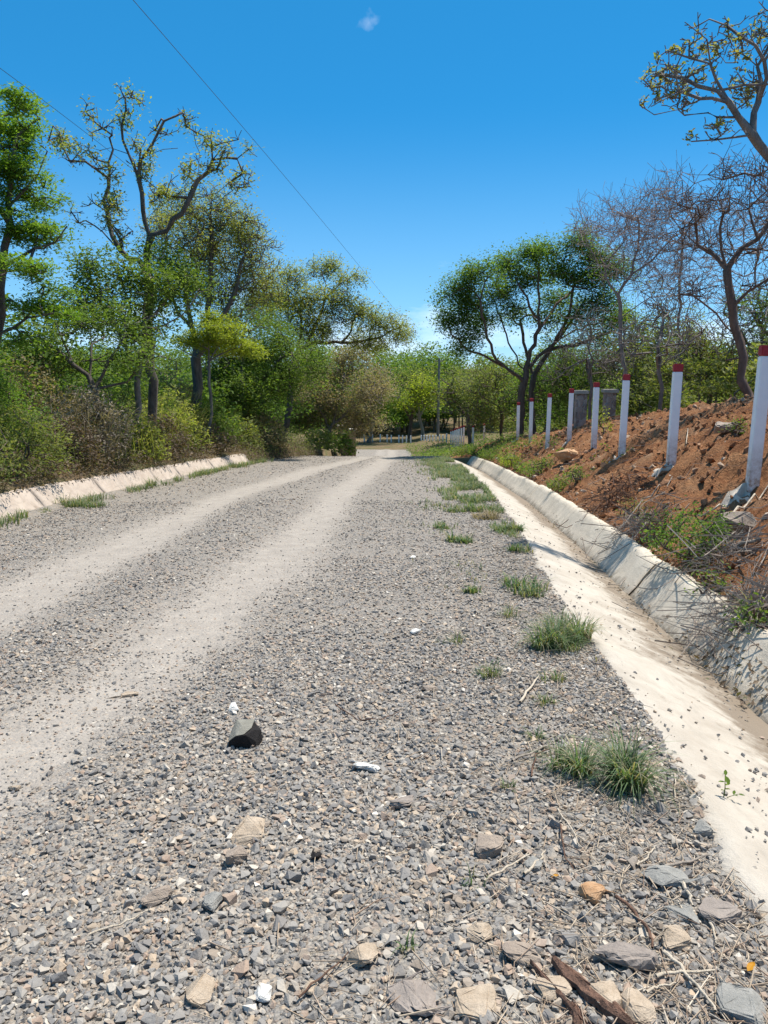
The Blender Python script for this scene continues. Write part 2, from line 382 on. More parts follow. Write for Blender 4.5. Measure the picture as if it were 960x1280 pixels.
# ---------------------------------------------------------------- ground sheets (structure)
def strip(name, ys, xfun, zfun, mat, attrs=None, smooth=True):
    X = np.stack([xfun(y) for y in ys]); Yg = np.broadcast_to(np.asarray(ys)[:, None], X.shape); Z = zfun(X, Yg)
    V = np.stack([X, Yg, Z], -1).reshape(-1, 3)
    o = obj(name, V, grid(*X.shape), mat, smooth=smooth)
    for k, f in (attrs or {}).items():
        a = o.data.attributes.new(k, 'FLOAT', 'POINT'); a.data.foreach_set('value', f(X, Yg).ravel().astype(np.float32))
    return o
gl = np.array([-700, -350, -180, -100, -60, -40, -28, -20, -15, -12, -9.5, -8, -6.5, -5.5, -4.6, -3.8, -3.1, -2.5, -2, -1.6, -1.2, -.9, -.62, -.34])
gr = np.array([1.31, 3, 5, 7.0, 7.4, 9, 11, 14, 18, 24, 32, 45, 70, 110, 200, 400, 700])
def gx(y): return np.concatenate([eL(y)+gl, [eL(y)-.2, eL(y)+.3, eR(y)-.4, eR(y)+.1], eR(y)+gr])
def gz(X, Y):
    Z = H(X, Y).copy(); n = len(gl)
    near = Y < 34.5
    Z[:, n:n+2] = (zr(Y)-.22)[:, n:n+2]; Z[:, n+2:n+4] = np.where(near, zr(Y)-.6, zr(Y)-.1)[:, n+2:n+4]; Z[:, n+4:n+7] -= np.where(near, .6, .08)[:, n+4:n+7]
    Z[:, n+7] -= .25
    return Z
gys = np.concatenate([[-25, -12, -6, -3], np.arange(-1, 40, .7), np.arange(40, 100, 2), [105, 115, 130, 160, 200, 260, 340, 450, 600, 850]])
tag(strip('ground', gys, gx, gz, M['soil_ground']), kind='structure')
rys = np.concatenate([np.arange(-6, .5, .4), np.arange(.5, 9, .06), np.arange(9, 20, .15), np.arange(20, 64, .4)])
def rx(y): return np.concatenate([eL(y)+np.array([-.05, .12]), np.linspace(eL(y)+.25, eR(y)-.12, 90), eR(y)+np.array([-.05, .0])])
tag(strip('road', rys, rx, lambda X, Y: H(np.minimum(X, eR(Y)-.01), Y)+np.where(X > eR(Y)-.02, -.02, 0), M['road'], {'track': track}), kind='structure')
bys = np.concatenate([np.arange(-6, 2, .25), np.arange(2, 20, .09), np.arange(20, 52, .2)])
bxo = np.concatenate([[WG+WW-.06], np.arange(WG+WW+.02, 8.2, .085), [8.6]])
def bz(X, Y):
    Z = H(X, Y); Z[:, 0] -= .25; Z[:, -1] -= .5
    return Z
tag(strip('dirt_bank', bys, lambda y: eR(y)+bxo, bz, M['soil']), kind='structure')

# ---------------------------------------------------------------- concrete gutter on the right
gt = empty('concrete_gutter', (float(eR(10))+.9, 10, h1(float(eR(10))+.9, 10)), 'pale concrete roadside gutter with a smooth cream floor and a jointed grey outer wall', 'gutter')
def local(o, V): return np.asarray(V)-np.array(o.location)[None]
yy = np.arange(-5, 33.6, .12)
prof = np.array([(-.10, -.07), (-.05, -.005), (0, .012), (.15, -.035), (.35, -.11), (.55, -.19), (.72, -.26), (.84, -.305), (.92, -.325), (.99, -.32)])
Vs = []; dt = []
for y in yy:
    ex = eR(y)+.07*vnoise(y*1.6, 0, 3)+.045*vnoise(y*7, 3, 4)+.03*vnoise(y*19, 3, 5)
    for i, (a, b) in enumerate(prof):
        w = 0 if i > 5 else 1
        Vs.append((ex*w+eR(y)*(1-w)+a, y, zr(y)+b)); dt.append(float(np.clip((a-.36)/.42, 0, 1)*.8+(.12 if a < 0 else 0)+.9*max(0, vnoise(y*.8, a*2.5, 6))*(a > 0)))
fl = obj('channel_floor', local(gt, Vs), grid(len(yy), len(prof)), M['gutter_floor'], gt, True)
fl.data.attributes.new('dirt', 'FLOAT', 'POINT').data.foreach_set('value', np.array(dt, np.float32))
def wall_panel(y0, y1, xb, zb, run, rise, thick, sgn, mat, par, tilt=0, push=0, name='wall_panel'):
    """one cast panel of the sloping wall: rounded lip, thickness, slight sag between joints"""
    n = max(6, int((y1-y0)/.13)); ys = np.linspace(y0, y1, n)
    pr = [(-.04, -.10), (0, 0), (run*.28, rise*.26), (run*.55, rise*.55), (run*.8, rise*.84), (run*.93, rise*.965), (run*1.06, rise*1.01), (run*1.22, rise*1.0), (run*1.22+thick*.7, rise*.93), (run*1.22+thick, rise*.6)]
    V = []; D = []
    for j, y in enumerate(ys):
        e = .005 if j in (0, n-1) else 0
        wob = .025*float(vnoise(y*1.7, y0, 12))+.035*float(vnoise(y*5, y0, 13))+.07*float(vnoise(y*.9, y0, 16))
        for i, (a, b) in enumerate(pr):
            bulge = -.012*math.sin(math.pi*j/(n-1))
            V.append((xb(y)+sgn*(a+push+e+(wob*.6 if i > 2 else 0)+bulge), y, zb(y)+b*(1+(wob if i > 3 else 0))-(e if i > 3 else 0)+tilt*(y-(y0+y1)/2)*(i/9)))
            D.append(max(0, .6-b/rise*1.3)+(.3 if i >= 6 else 0)+(.2 if j in (0, n-1) else 0)+.3*max(0, float(vnoise(y*1.3, b*6, 15))))
    V = np.array(V); k = len(pr); F = grid(n, k)
    ends = []
    for j in (0, n-1):
        c = len(V); V = np.concatenate([V, V[j*k:(j+1)*k].mean(0, keepdims=True)]); D.append(.6)
        for i in range(k-1): ends.append((j*k+i, j*k+i+1, c, c))
    if sgn < 0: F = F[:, ::-1]
    me_V = local(par, V)
    tri = np.array([[a, b, c] for a, b, c, _ in ends])
    quads = [tuple(f) for f in F.tolist()]+[tuple(f) for f in tri.tolist()]
    me = bpy.data.meshes.new(name); me.from_pydata(me_V.tolist(), [], quads); me.update(); me.shade_smooth()
    me.attributes.new('dirt', 'FLOAT', 'POINT').data.foreach_set('value', np.array(D, np.float32))
    return put(name, me, mat, par)
y = -4.5; k = 0
jo = [-4.5, -.5, 3.2, 5.75, 7.5, 12.6, 17.4, 24.4, 30.4, 34.2]
for a, b in zip(jo[:-1], jo[1:]):
    wall_panel(a+.002, b-.002, lambda y: eR(y)+WG, lambda y: zr(y)-DG+.005, WW*.82, DG+.03, .10, 1, M['gutter_wall'], gt, rng.normal(0, .004), rng.normal(0, .012))
lwl = empty('concrete_kerb_wall', (float(eL(15)), 15, h1(float(eL(15)), 15)), 'low sloping pinkish concrete kerb wall along the left edge of the gravel road', 'kerb wall')
jo = np.array([3.2, 6.4, 9.1, 12.6, 15.2, 18.4, 20.3, 23.9, 26.1, 28.3])
for a, b in zip(jo[:-1], jo[1:]):
    wall_panel(a+.002, b-.002, lambda y: eL(y)+.02, lambda y: zr(y)-.05, .33, .41, .10, -1, M['left_wall'], lwl, rng.normal(0, .003), rng.normal(0, .006))

# ---------------------------------------------------------------- gravel
def scatter_band(y0, y1, x0, x1, n, smin, smax, keep_track, sink=.11):
    y = rng.uniform(y0, y1, n); x = x0+(x1-x0)*rng.uniform(0, 1, n)
    r = eR(y); x = np.where(x > r-.01, r-.01-rng.uniform(0, 1, n)**2*.5, x); x = np.maximum(x, eL(y)+.15)
    t = track(x, y); lump = fbm(x*1.2, y*1.2, 51, 3)
    keep = rng.uniform(0, 1, n) < np.clip((1-t*(1-keep_track)*1.25)*(.8+.7*lump), keep_track*.5, 1)
    x, y, t = x[keep], y[keep], t[keep]
    s = smin+(smax-smin)*rng.uniform(0, 1, len(x))**2.5
    s = s*(1-.3*t)
    return np.stack([x, y, H(x, y)+s*sink], 1), s*.62
bands = [(.9, 2.6, -2.8, 1.3, 40000, .007, .034, .6), (.9, 2.8, -2.8, 1.3, 16000, .02, .056, .3),
         (2.6, 4.6, -3.8, 1.5, 50000, .010, .042, .4), (.9, 3.2, -2.8, 1.3, 420, .05, .085, .1), (2.6, 5, -3.8, 1.5, 9000, .022, .058, .12), (4.5, 8, -5.3, 1.7, 46000, .013, .05, .2),
         (8, 14, -5.4, 2.2, 30000, .02, .06, .12), (14, 36, -5.4, 2.9, 14000, .03, .08, .06)]
PS = [scatter_band(*b) for b in bands]
V, F = stones(np.concatenate([p[0] for p in PS[:5]]), np.concatenate([p[1] for p in PS[:5]]), .35)
tag(obj('gravel', V, F, M['gravel']), 'loose crushed grey stone lying over the near half of the road', 'gravel', kind='stuff')
V, F = stones(np.concatenate([p[0] for p in PS[5:]]), np.concatenate([p[1] for p in PS[5:]]), .35, HULLS_LO)
tag(obj('gravel', V, F, M['gravel']), 'loose grey stone lying along the farther stretch of the road', 'gravel', kind='stuff')
# pebbles spilled in the gutter
n = 900; y = 1.6+rng.uniform(0, 1, n)**1.5*14; x = eR(y)+.03+rng.uniform(0, 1, n)**1.4*.85
t_ = np.clip((x-eR(y)), 0, 1); s = .009+.03*rng.uniform(0, 1, n)**2.5
zf = zr(y)+np.interp(t_, prof[:, 0], prof[:, 1])
V, F = stones(np.stack([x, y, zf+s*.15], 1), s*.7, .3)
tag(obj('gravel', V, F, M['gravel']), 'small dark pebbles spilled across the cream gutter floor', 'gravel', kind='stuff')
# clods on the bank
n = 12000; y = 2+rng.uniform(0, 1, n)**1.3*36; u = rng.uniform(0, 1, n)*5.2+.05; x = eR(y)+WG+WW+u
s = (.018+.12*rng.uniform(0, 1, n)**5)*np.clip(y/9, .6, 1.3)
V, F = stones(np.stack([x, y, H(x, y)+s*.15], 1), s*.8, .6)
tag(obj('soil_clods', V, F, M['clod']), 'crumbly red brown clods scattered over the dug bank', 'soil clods', kind='stuff')

# ---------------------------------------------------------------- single rocks
def rock(px, py, w, h, mat, label, name='rock', seed=0, flat=.5, base=None, d=None):
    P = gnd(px, py) if d is None else pt(px, py, d)
    dist = math.hypot(P[1], CAMH-P[2]); W = w*.92/960*dist
    r = random.Random(seed*7+3); bm = bmesh.new()
    for _ in range(15):
        v = [r.gauss(0, 1) for _ in range(3)]; l = math.sqrt(sum(q*q for q in v)); e = r.uniform(.85, 1)
        q = [max(-.72, min(.72, c/l*e)) for c in v]; bm.verts.new((q[0]*W*.68, q[1]*W*.68*min(1.2, h/w*1.35), q[2]*W*.68*flat))
    g = bmesh.ops.convex_hull(bm, input=list(bm.verts))
    bmesh.ops.delete(bm, geom=[x for x in g['geom_interior'] if isinstance(x, bmesh.types.BMVert)], context='VERTS')
    bmesh.ops.bevel(bm, geom=list(bm.edges), offset=W*.035, segments=2, affect='EDGES')
    bmesh.ops.triangulate(bm, faces=list(bm.faces)); bmesh.ops.subdivide_edges(bm, edges=[e for e in bm.edges if e.calc_length() > W*.12], cuts=2)
    for v in bm.verts:
        k = .09*W*float(fbm(v.co.x*9/W*.3+seed, v.co.y*9/W*.3+v.co.z*5/W, 61, 3)); v.co += v.normal*k
    zmin = min(v.co.z for v in bm.verts)
    o = bm_obj(name, bm, mat, None, False, (float(P[0]), float(P[1]), float(P[2])-zmin*.55+.004)); o.rotation_euler = (r.uniform(-.08, .08), r.uniform(-.08, .08), r.uniform(-.3, .3))
    return tag(o, label, 'rock')
RK = [
 (310, 1040, 42, 44, 'rock_tan', 'pale pinkish two tone rock standing tall in the gravel, left of centre', .7),
 (297, 1074, 28, 26, 'rock_brown', 'small pinkish brown rock just below the tall pale two tone rock', .6),
 (459, 959, 38, 14, 'rock_white', 'elongated white stone lying alone in mid gravel', .35),
 (500, 1003, 40, 18, 'rock_slate', 'flat brown slab with a dark shaded underside in the gravel', .3),
 (609, 1054, 42, 34, 'rock_brown', 'rounded brown ochre rock in the gravel right of centre', .45),
 (515, 1246, 62, 40, 'rock_slate', 'large flat purplish slab at the bottom edge of the photo', .22),
 (594, 1250, 46, 44, 'rock_tan', 'rounded ochre tan rock beside the purplish slab at the bottom', .4),
 (452, 1194, 40, 24, 'rock_tan', 'tan wedge shaped rock with grey top above the purplish slab', .5),
 (248, 1240, 34, 30, 'rock_tan', 'buttery tan rock at the bottom left', .55),
 (328, 1242, 22, 18, 'rock_white', 'chalk white stone at the bottom left next to a tan rock', .6),
 (388, 1236, 18, 20, 'rock_tan', 'small cream stone between chalk white stone and purplish slab', .5),
 (197, 1120, 32, 30, 'rock_brown', 'squarish grey brown stone at lower left', .5),
 (265, 1130, 26, 20, 'rock_grey', 'grey stone with dark underside right of the squarish stone', .55),
 (742, 1118, 32, 22, 'rock_orange', 'bright orange rock on the right shoulder', .6),
 (845, 1181, 34, 30, 'rock_tan', 'tan angular rock near the lower right with a dark side', .6),
 (895, 1136, 52, 34, 'rock_slate', 'big grey brown flat rock near the gutter edge at lower right', .35),
 (855, 1142, 34, 26, 'rock_grey', 'grey green rock left of the big flat rock near the gutter', .5),
 (875, 1036, 28, 22, 'rock_grey', 'smooth grey stone at the edge of the concrete gutter', .55),
 (755, 1242, 38, 42, 'rock_tan', 'large pinkish tan rock beside the split brown wood', .5),
 (792, 1262, 42, 34, 'rock_tan', 'sandy rock with a dark hollow at the bottom right', .45),
 (925, 1256, 50, 44, 'rock_grey', 'large grey rock in the bottom right corner', .4),
 (783, 1201, 78, 22, 'rock_slate', 'long flat slate slab with a tan broken edge at the lower right', .28),
 (830, 1098, 60, 30, 'rock_grey', 'broad dark grey rock under a thin branch at right', .3),
 (668, 1080, 26, 18, 'rock_grey', 'oval grey stone below the big grass tuft', .5),
 (650, 1193, 52, 26, 'rock_brown', 'flat reddish brown rock above the split brown wood', .3),
 (690, 1232, 40, 30, 'rock_tan', 'sand coloured broken rock left of the split brown wood', .4),
 (395, 1068, 16, 16, 'rock_black', 'small black stone in the middle of the gravel', .7),
 (770, 940, 24, 16, 'rock_grey', 'stone half hidden behind the big grass tuft', .5),
 (538, 861, 20, 14, 'rock_brown', 'dark brown stone on open gravel in mid road', .5),
 (292, 886, 15, 13, 'rock_white', 'small bright white chip just behind the black lump', .7),
 (162, 868, 24, 8, 'rock_tan', 'thin pale stone lying in the left wheel track', .3),
 (600, 1168, 34, 20, 'rock_tan', 'light tan stone in the lower middle gravel', .4),
 (520, 790, 16, 9, 'rock_white', 'flat whitish stone in distant mid gravel', .4),
 (516, 697, 12, 7, 'rock_white', 'little white stone on far gravel between the grass and the track', .4),
 (20, 985, 18, 9, 'rock_tan', 'small yellowish stone in the wheel track at the left edge', .4),
]
for i, (px, py, w, h, m, lab, fl_) in enumerate(RK): rock(px, py+h*.25, w, h, M[m], lab, 'rock', i+1, fl_)
b = rock(707, 578, 30, 22, M['rock_orange'], 'orange brown boulder sitting on the red bank below the white posts', 'boulder', 91, .75)
for i, (px, py, w, h, lab) in enumerate([(824, 597, 34, 8, None), (905, 543, 34, 16, 'small pale rock with leaves around it on the upper bank'), (640, 575, 16, 8, 'small grey rock on the bank foot near the far gutter'), (925, 660, 60, 30, 'flat greyish stone slab half buried on the bank at right')]):
    if lab: rock(px, py, w, h, M['rock_brown'], lab, 'rock', 200+i, .5)
# the black lump with dusty top
P = gnd(307, 930)
lump = empty('broken_lump', P, 'black broken lump with dusty grey top sitting in the gravel', 'lump')
bm = bmesh.new()
for v in [(-.070, -.045, -.01), (.058, -.050, -.01), (.072, .03, -.01), (-.06, .06, -.01), (-.064, -.046, .030), (-.030, -.056, .060), (.012, -.052, .066), (.052, -.044, .034), (.070, .01, .058), (.03, .05, .085), (-.045, .05, .08), (.044, -.012, .072)]: bm.verts.new(v)
bmesh.ops.convex_hull(bm, input=list(bm.verts))
bm_obj('body', bm, M['rock_black'], lump)
bm = bmesh.new()
for v in [(-.066, -.044, .034), (-.032, -.054, .064), (.004, -.050, .070), (.030, -.010, .080), (.036, .048, .092), (-.046, .054, .088), (-.066, .02, .05), (-.015, .0, .090), (.0, .02, .05), (.01, .058, .03), (-.05, .062, .02)]: bm.verts.new(v)
bmesh.ops.convex_hull(bm, input=list(bm.verts))
bm_obj('dusty_top', bm, M['rock_dusty'], lump)

# ---------------------------------------------------------------- white posts with red tops
def post(P, h, w, lab, mat_cap=True, rz=0, lean=(0, 0), group='white fence posts with red tops on the dirt bank', foot=True, seed=0):
    e = empty('fence_post', P, lab, 'post', group); e.rotation_euler = (lean[0], lean[1], rz)
    cap = .115 if mat_cap else 0
    bm_obj('shaft', bm_box(w, w, h+.35-cap, -.35, w*.07), M['white'], e)
    if mat_cap: bm_obj('red_top', bm_box(w+.006, w+.006, cap, h-cap+.002, w*.09), M['red'], e)
    if foot:
        nr, na = 9, 28; V = []; c0 = np.array([-.07, -.01])
        for a_ in range(nr):
            for b_ in range(na):
                t = a_/(nr-1); th = b_/na*2*math.pi
                rr = .20*(1+.9*float(fbm(math.cos(th)*1.3+seed*3, math.sin(th)*1.3, 71, 3)))*(1.15 if math.cos(th) < 0 else .8)
                x, y = c0+np.array([math.cos(th), math.sin(th)*.75])*rr*t
                V.append((x, y, h1(P[0]+x, P[1]+y)-P[2]+.045*(1-t**1.6)+.035*float(fbm(x*9+seed, y*9, 73, 3))-.022))
        F = [(a_*na+b_, (a_+1)*na+b_, (a_+1)*na+(b_+1) % na, a_*na+(b_+1) % na) for a_ in range(nr-1) for b_ in range(na)]
        o = obj('footing', V, F, M['footing'], e, True); o.rotation_euler = (0, 0, -rz)
    return e
PO = [((940, 610), 8.72, 'nearest and tallest white post with red top at the right edge of the photo'),
      ((838, 588), 11.67, 'second nearest white post with red top, pale footing spread at its left'),
      ((777, 570), 15.23, 'third nearest white post with red top, right of the two stone pillars'),
      ((742, 562), 18.49, 'fourth nearest white post with red top, standing between the two stone pillars'),
      ((711, 558), 21.55, 'fifth nearest white post with red top, just left of the two stone pillars'),
      ((684, 557), 23.85, 'sixth nearest white post with red top, third from the left along the bank'),
      ((663, 553), 28.17, 'seventh nearest white post with red top, second from the left along the bank'),
      ((647, 552), 31.6, 'farthest of the eight white posts on the red bank, before the umbrella tree')]
for i, ((px, py), d, lab) in enumerate(PO):
    P = pt(px, py, d); zt = P[2]; P[2] = h1(P[0], P[1])+.03
    post(P, 1.6+(zt-P[2]), .125, lab, True, R(-6+random.uniform(-5, 5)), (random.uniform(-.012, .012), random.uniform(-.012, .012)), seed=i)
for i, (px, py, d, hh, lab) in enumerate([(605, 549, 50, 1.0, 'short white red topped post behind greenery, right one of the pair past the bank'), (591, 558, 46, 1.25, 'white red topped post, left one of the pair past the end of the bank')]):
    P = pt(px, py, d); P[2] = min(P[2], h1(P[0], P[1])+.1) if False else P[2]
    post(P, hh, .12, lab, True, R(-5), foot=False, group='white posts past the end of the bank')
ords = ['first', 'second', 'third', 'fourth', 'fifth', 'sixth', 'seventh', 'eighth', 'ninth', 'tenth', 'eleventh', 'twelfth', 'thirteenth', 'fourteenth']
# close-set row of posts seen end on (562-580) and on to the left
xs = [579.5, 576.5, 573.5, 571, 568.5, 566, 563.5]; proto = None
for i, px in enumerate(xs):
    P = pt(px, 552.5+i*.2, 52+i*1.9)
    post(P, 1.12-.01*i, .095, ords[i]+' from the right in the close row of white posts by the timber pole', True, R(8), foot=False, group='close set white posts by the pole')
xs = [558, 553.5, 549.5, 545, 541, 537, 533.5, 530, 526.5]
for i, px in enumerate(xs):
    P = pt(px, 556-.1*i, 66+i*.9)
    post(P, .85 if i else .95, .12, ords[i]+' from the right in the low white post row left of the timber pole', False, R(8), foot=False, group='low white posts left of the pole')
xs = [513.5, 508, 503, 498.5, 489, 484, 475, 465.5, 455.5]
for i, px in enumerate(xs):
    P = pt(px, 558-.25*i, 72+i*.35)
    post(P, 1.0+.05*random.random(), .12, ords[i]+' from the right in the pale post row across the far end of the road', False, 0, (0, random.uniform(-.03, .03)), foot=False, group='pale posts across the far end of the road')

# stone pillars
def pillar(px, py, d, w, h, lab, mat, name='stone_pillar', capw=1.25, caph=.12, group='stone pillars behind the dirt bank'):
    P = pt(px, py, d); e = empty(name, P, lab, 'pillar', group)
    bm_obj('shaft', bm_box(w, w, h+1.0, -1.0, .02, .012), mat, e)
    bm_obj('cap_slab', bm_box(w*capw, w*capw, caph, h+.003, .015, .006), M['slab'], e); return e
pillar(725, 522, 27, .36, .82, 'stone pillar with flat slab top, left one of the two behind the bank', M['masonry'])
p2 = pillar(761, 517, 27, .38, .72, 'stone pillar with wide slab top, right one of the two behind the bank', M['masonry'], capw=1.32)
e = pillar(441, 553, 52, .42, .80, 'tan rendered gate pillar at the left end of the far road', M['tan_wall'], 'gate_pillar', group='gate pillars at the far left')
pillar(426, 550, 52.4, .40, .90, 'tan rendered gate pillar half hidden behind the dark green bush', M['tan_wall'], 'gate_pillar', group='gate pillars at the far left')
P = pt(432, 553, 52.2); e = empty('garden_wall', P, 'low tan wall running between two gate pillars at the far left of the road', 'wall')
bm_obj('wall_panel', bm_box(.5, .16, 1.55, -1, .02, .01), M['tan_wall'], e); o = bm_obj('coping', bm_box(.5, .22, .07, .552, .01), M['slab'], e)

# pole and wires
PB = pt(547, 558, 75); PB[2] = h1(PB[0], PB[1]); top = pt(549, 448, 75)
pl = empty('utility_pole', PB, 'grey timber utility pole standing at the far end of the road', 'utility pole')
hp = float(top[2]-PB[2]); V, F = tube([(0, 0, -.4), (.02, 0, hp*.5), (.05, 0, hp)], [.15, .13, .10], 10); obj('shaft', V, F, M['pole'], pl, True)
V, F = tube([(-.35, 0, hp-.25), (.45, 0, hp-.25)], .045, 6); obj('crossarm', V, F, M['pole'], pl)
def wire(pts, lab, sag=.0):
    P = np.array(pts); t = np.linspace(0, 1, 60); s = np.linspace(0, 1, len(P))
    d = np.concatenate([[0], np.cumsum(np.linalg.norm(np.diff(P, axis=0), axis=1))]); d /= d[-1]
    c = [np.polyfit(d, P[:, i], min(3, len(P)-1)) for i in range(3)]
    Q = np.stack([np.polyval(c[i], t) for i in range(3)], 1)
    V, F = tube(Q, .0048, 5); return tag(obj('power_line', V, F, M['wire'], smooth=True), lab, 'wire', 'power lines over the road')
a0 = pt(165, 0, 12); a1 = pt(340, 200, 18.8); a2 = pt(430, 310, 27.3); a3 = pt(480, 370, 37)
wire([a0+(a0-a1)*.9, a0, a1, a2, a3, PB+np.array([.4, 0, hp-.2])], 'thin power line crossing the open sky from top left towards the far pole')
b0 = pt(0, 85, 13); b1 = pt(100, 155, 17); b2 = pt(190, 235, 23)
wire([b0+(b0-b1)*1.2, b0, b1, b2, pt(300, 318, 34), PB+np.array([-.3, 0, hp-.2])], 'thin power line entering at the left edge and passing behind the tall bare tree')

# ---------------------------------------------------------------- trees
class Tree:
    def __init__(s, seed): s.p = []; s.par = []; s.rng = np.random.default_rng(seed)
    def add(s, p, par): s.p.append(np.asarray(p, float)); s.par.append(par); return len(s.p)-1
    def limb(s, pts, seg=.35, wig=.05, first=False):
        pts = [np.asarray(q, float) for q in pts]
        if first: cur = s.add(pts[0], -1)
        else:
            A = np.array(s.p); cur = int(np.argmin(((A-pts[0])**2).sum(1))); pts[0] = s.p[cur]
        P = np.array(pts)
        for _ in range(2):
            if len(P) > 2: P = np.concatenate([P[:1], np.stack([P[:-1]*.75+P[1:]*.25, P[:-1]*.25+P[1:]*.75], 1).reshape(-1, 3)[1:-1], P[-1:]])
        d = np.concatenate([[0], np.cumsum(np.linalg.norm(np.diff(P, axis=0), axis=1))])
        n = max(2, int(d[-1]/seg)+1)
        for t in np.linspace(0, d[-1], n)[1:]:
            q = np.array([np.interp(t, d, P[:, i]) for i in range(3)])+s.rng.normal(0, wig, 3)*min(1, d[-1])
            cur = s.add(q, cur)
        return cur
    def fill(s, at, seg=.45, wig=.12):
        at = np.asarray(at); A = np.array(s.p)
        near = np.array([((A-q)**2).sum(1).min() for q in at]); tips = []
        path = np.zeros(len(s.p)+len(at)*14); n0 = len(s.p)
        P = np.zeros((len(path), 3)); P[:n0] = A; n = n0
        for q in at[np.argsort(near)]:
            dv = P[:n]-q; dist = np.sqrt((dv**2).sum(1))
            cost = dist+.12*path[:n]+.35*np.clip(dv[:, 2], 0, 3)
            i = int(np.argmin(cost)); a = P[i]; L = dist[i]
            k = max(1, min(13, int(L/seg+.5))); par = i
            pd = unit(a-P[s.par[i]]) if s.par[i] >= 0 else np.array([0, 0, 1.])
            c = a+pd*L*.35+np.array([0, 0, .10*L])
            for j in range(1, k+1):
                t = j/k; b = (1-t)**2*a+2*t*(1-t)*c+t*t*q
                if j < k: b = b+s.rng.normal(0, wig*seg, 3)
                s.par.append(par); s.p.append(b); P[n] = b; path[n] = path[par]+L/k; par = n; n += 1
                if n >= len(path)-2: return tips
            tips.append(par)
        return tips
    def twigs(s, tips, m, L, up=.3):
        for t in tips:
            for _ in range(m):
                d = unit(s.rng.normal(0, 1, 3)+np.array([0, 0, up])); l = L*s.rng.uniform(.5, 1.2)
                a = s.add(s.p[t]+d*l*.5, t); d2 = unit(d+s.rng.normal(0, .35, 3)); s.add(s.p[a]+d2*l*.5, a)
                if s.rng.uniform() < .6: d3 = unit(d+s.rng.normal(0, .7, 3)); s.add(s.p[a]+d3*l*.4, a)
    def skin(s, r_tip, r_base, k=5, flare=1.3):
        P = np.array(s.p); par = np.array(s.par); n = len(P); cnt = np.zeros(n)
        child = np.zeros(n, bool); child[par[par >= 0]] = True; cnt[~child] = 1
        for i in range(n-1, 0, -1): cnt[par[i]] += cnt[i]
        N = max(cnt[0], 2); r = r_tip+(r_base-r_tip)*(cnt/N)**.62
        D = np.zeros((n, 3)); m = par >= 0; D[m] = unit(P[m]-P[par[m]]); D[0] = (0, 0, 1)
        ref = np.array([.91, .39, .12]); A = np.cross(D, ref); bad = np.linalg.norm(A, axis=1) < .15; A[bad] = np.cross(D[bad], [0, .2, 1.]); A = unit(A); B = np.cross(D, A)
        best = {}; 
        for i in range(1, n):
            j = par[i]
            if j not in best or r[i] > r[best[j]]: best[j] = i
        r[0] *= flare
        a = np.arange(k)*2*math.pi/k
        ring = A[:, None]*np.cos(a)[None, :, None]+B[:, None]*np.sin(a)[None, :, None]
        V1 = P[:, None]+ring*r[:, None, None]
        cont = np.zeros(n, bool); cont[list(best.values())] = True
        br = np.where(~cont & m)[0]
        V2 = P[par[br]][:, None]+ring[br]*np.minimum(r[br]*1.25, r[par[br]])[:, None, None]
        start = np.full(n, -1); start[cont] = par[cont]*k; start[br] = n*k+np.arange(len(br))*k
        idx = np.where(m)[0]; j = np.arange(k); j2 = (j+1) % k
        F = np.stack([start[idx][:, None]+j, start[idx][:, None]+j2, idx[:, None]*k+j2, idx[:, None]*k+j], -1).reshape(-1, 4)
        return np.concatenate([V1.reshape(-1, 3), V2.reshape(-1, 3)]), F
def pads_pts(pads, d, dens, depth=1., dj=0., shell=.5, rg=None):
    out = []
    for q in pads:
        px, py, rx, ry = q[:4]; dd = d+(q[4] if len(q) > 4 else rg.uniform(-dj, dj))
        c = pt(px, py, dd); sx = rx/960*dd; sz = ry/960*dd; sy = (sx+sz)*.5*depth
        n = max(3, int(dens*sx*sz*(1 if len(q) < 6 else q[5])))
        v = unit(rg.normal(0, 1, (n, 3)))*(rg.uniform(0, 1, (n, 1))**shell)
        out.append(c+v*np.array([sx, sy, sz]))
    return np.concatenate(out)
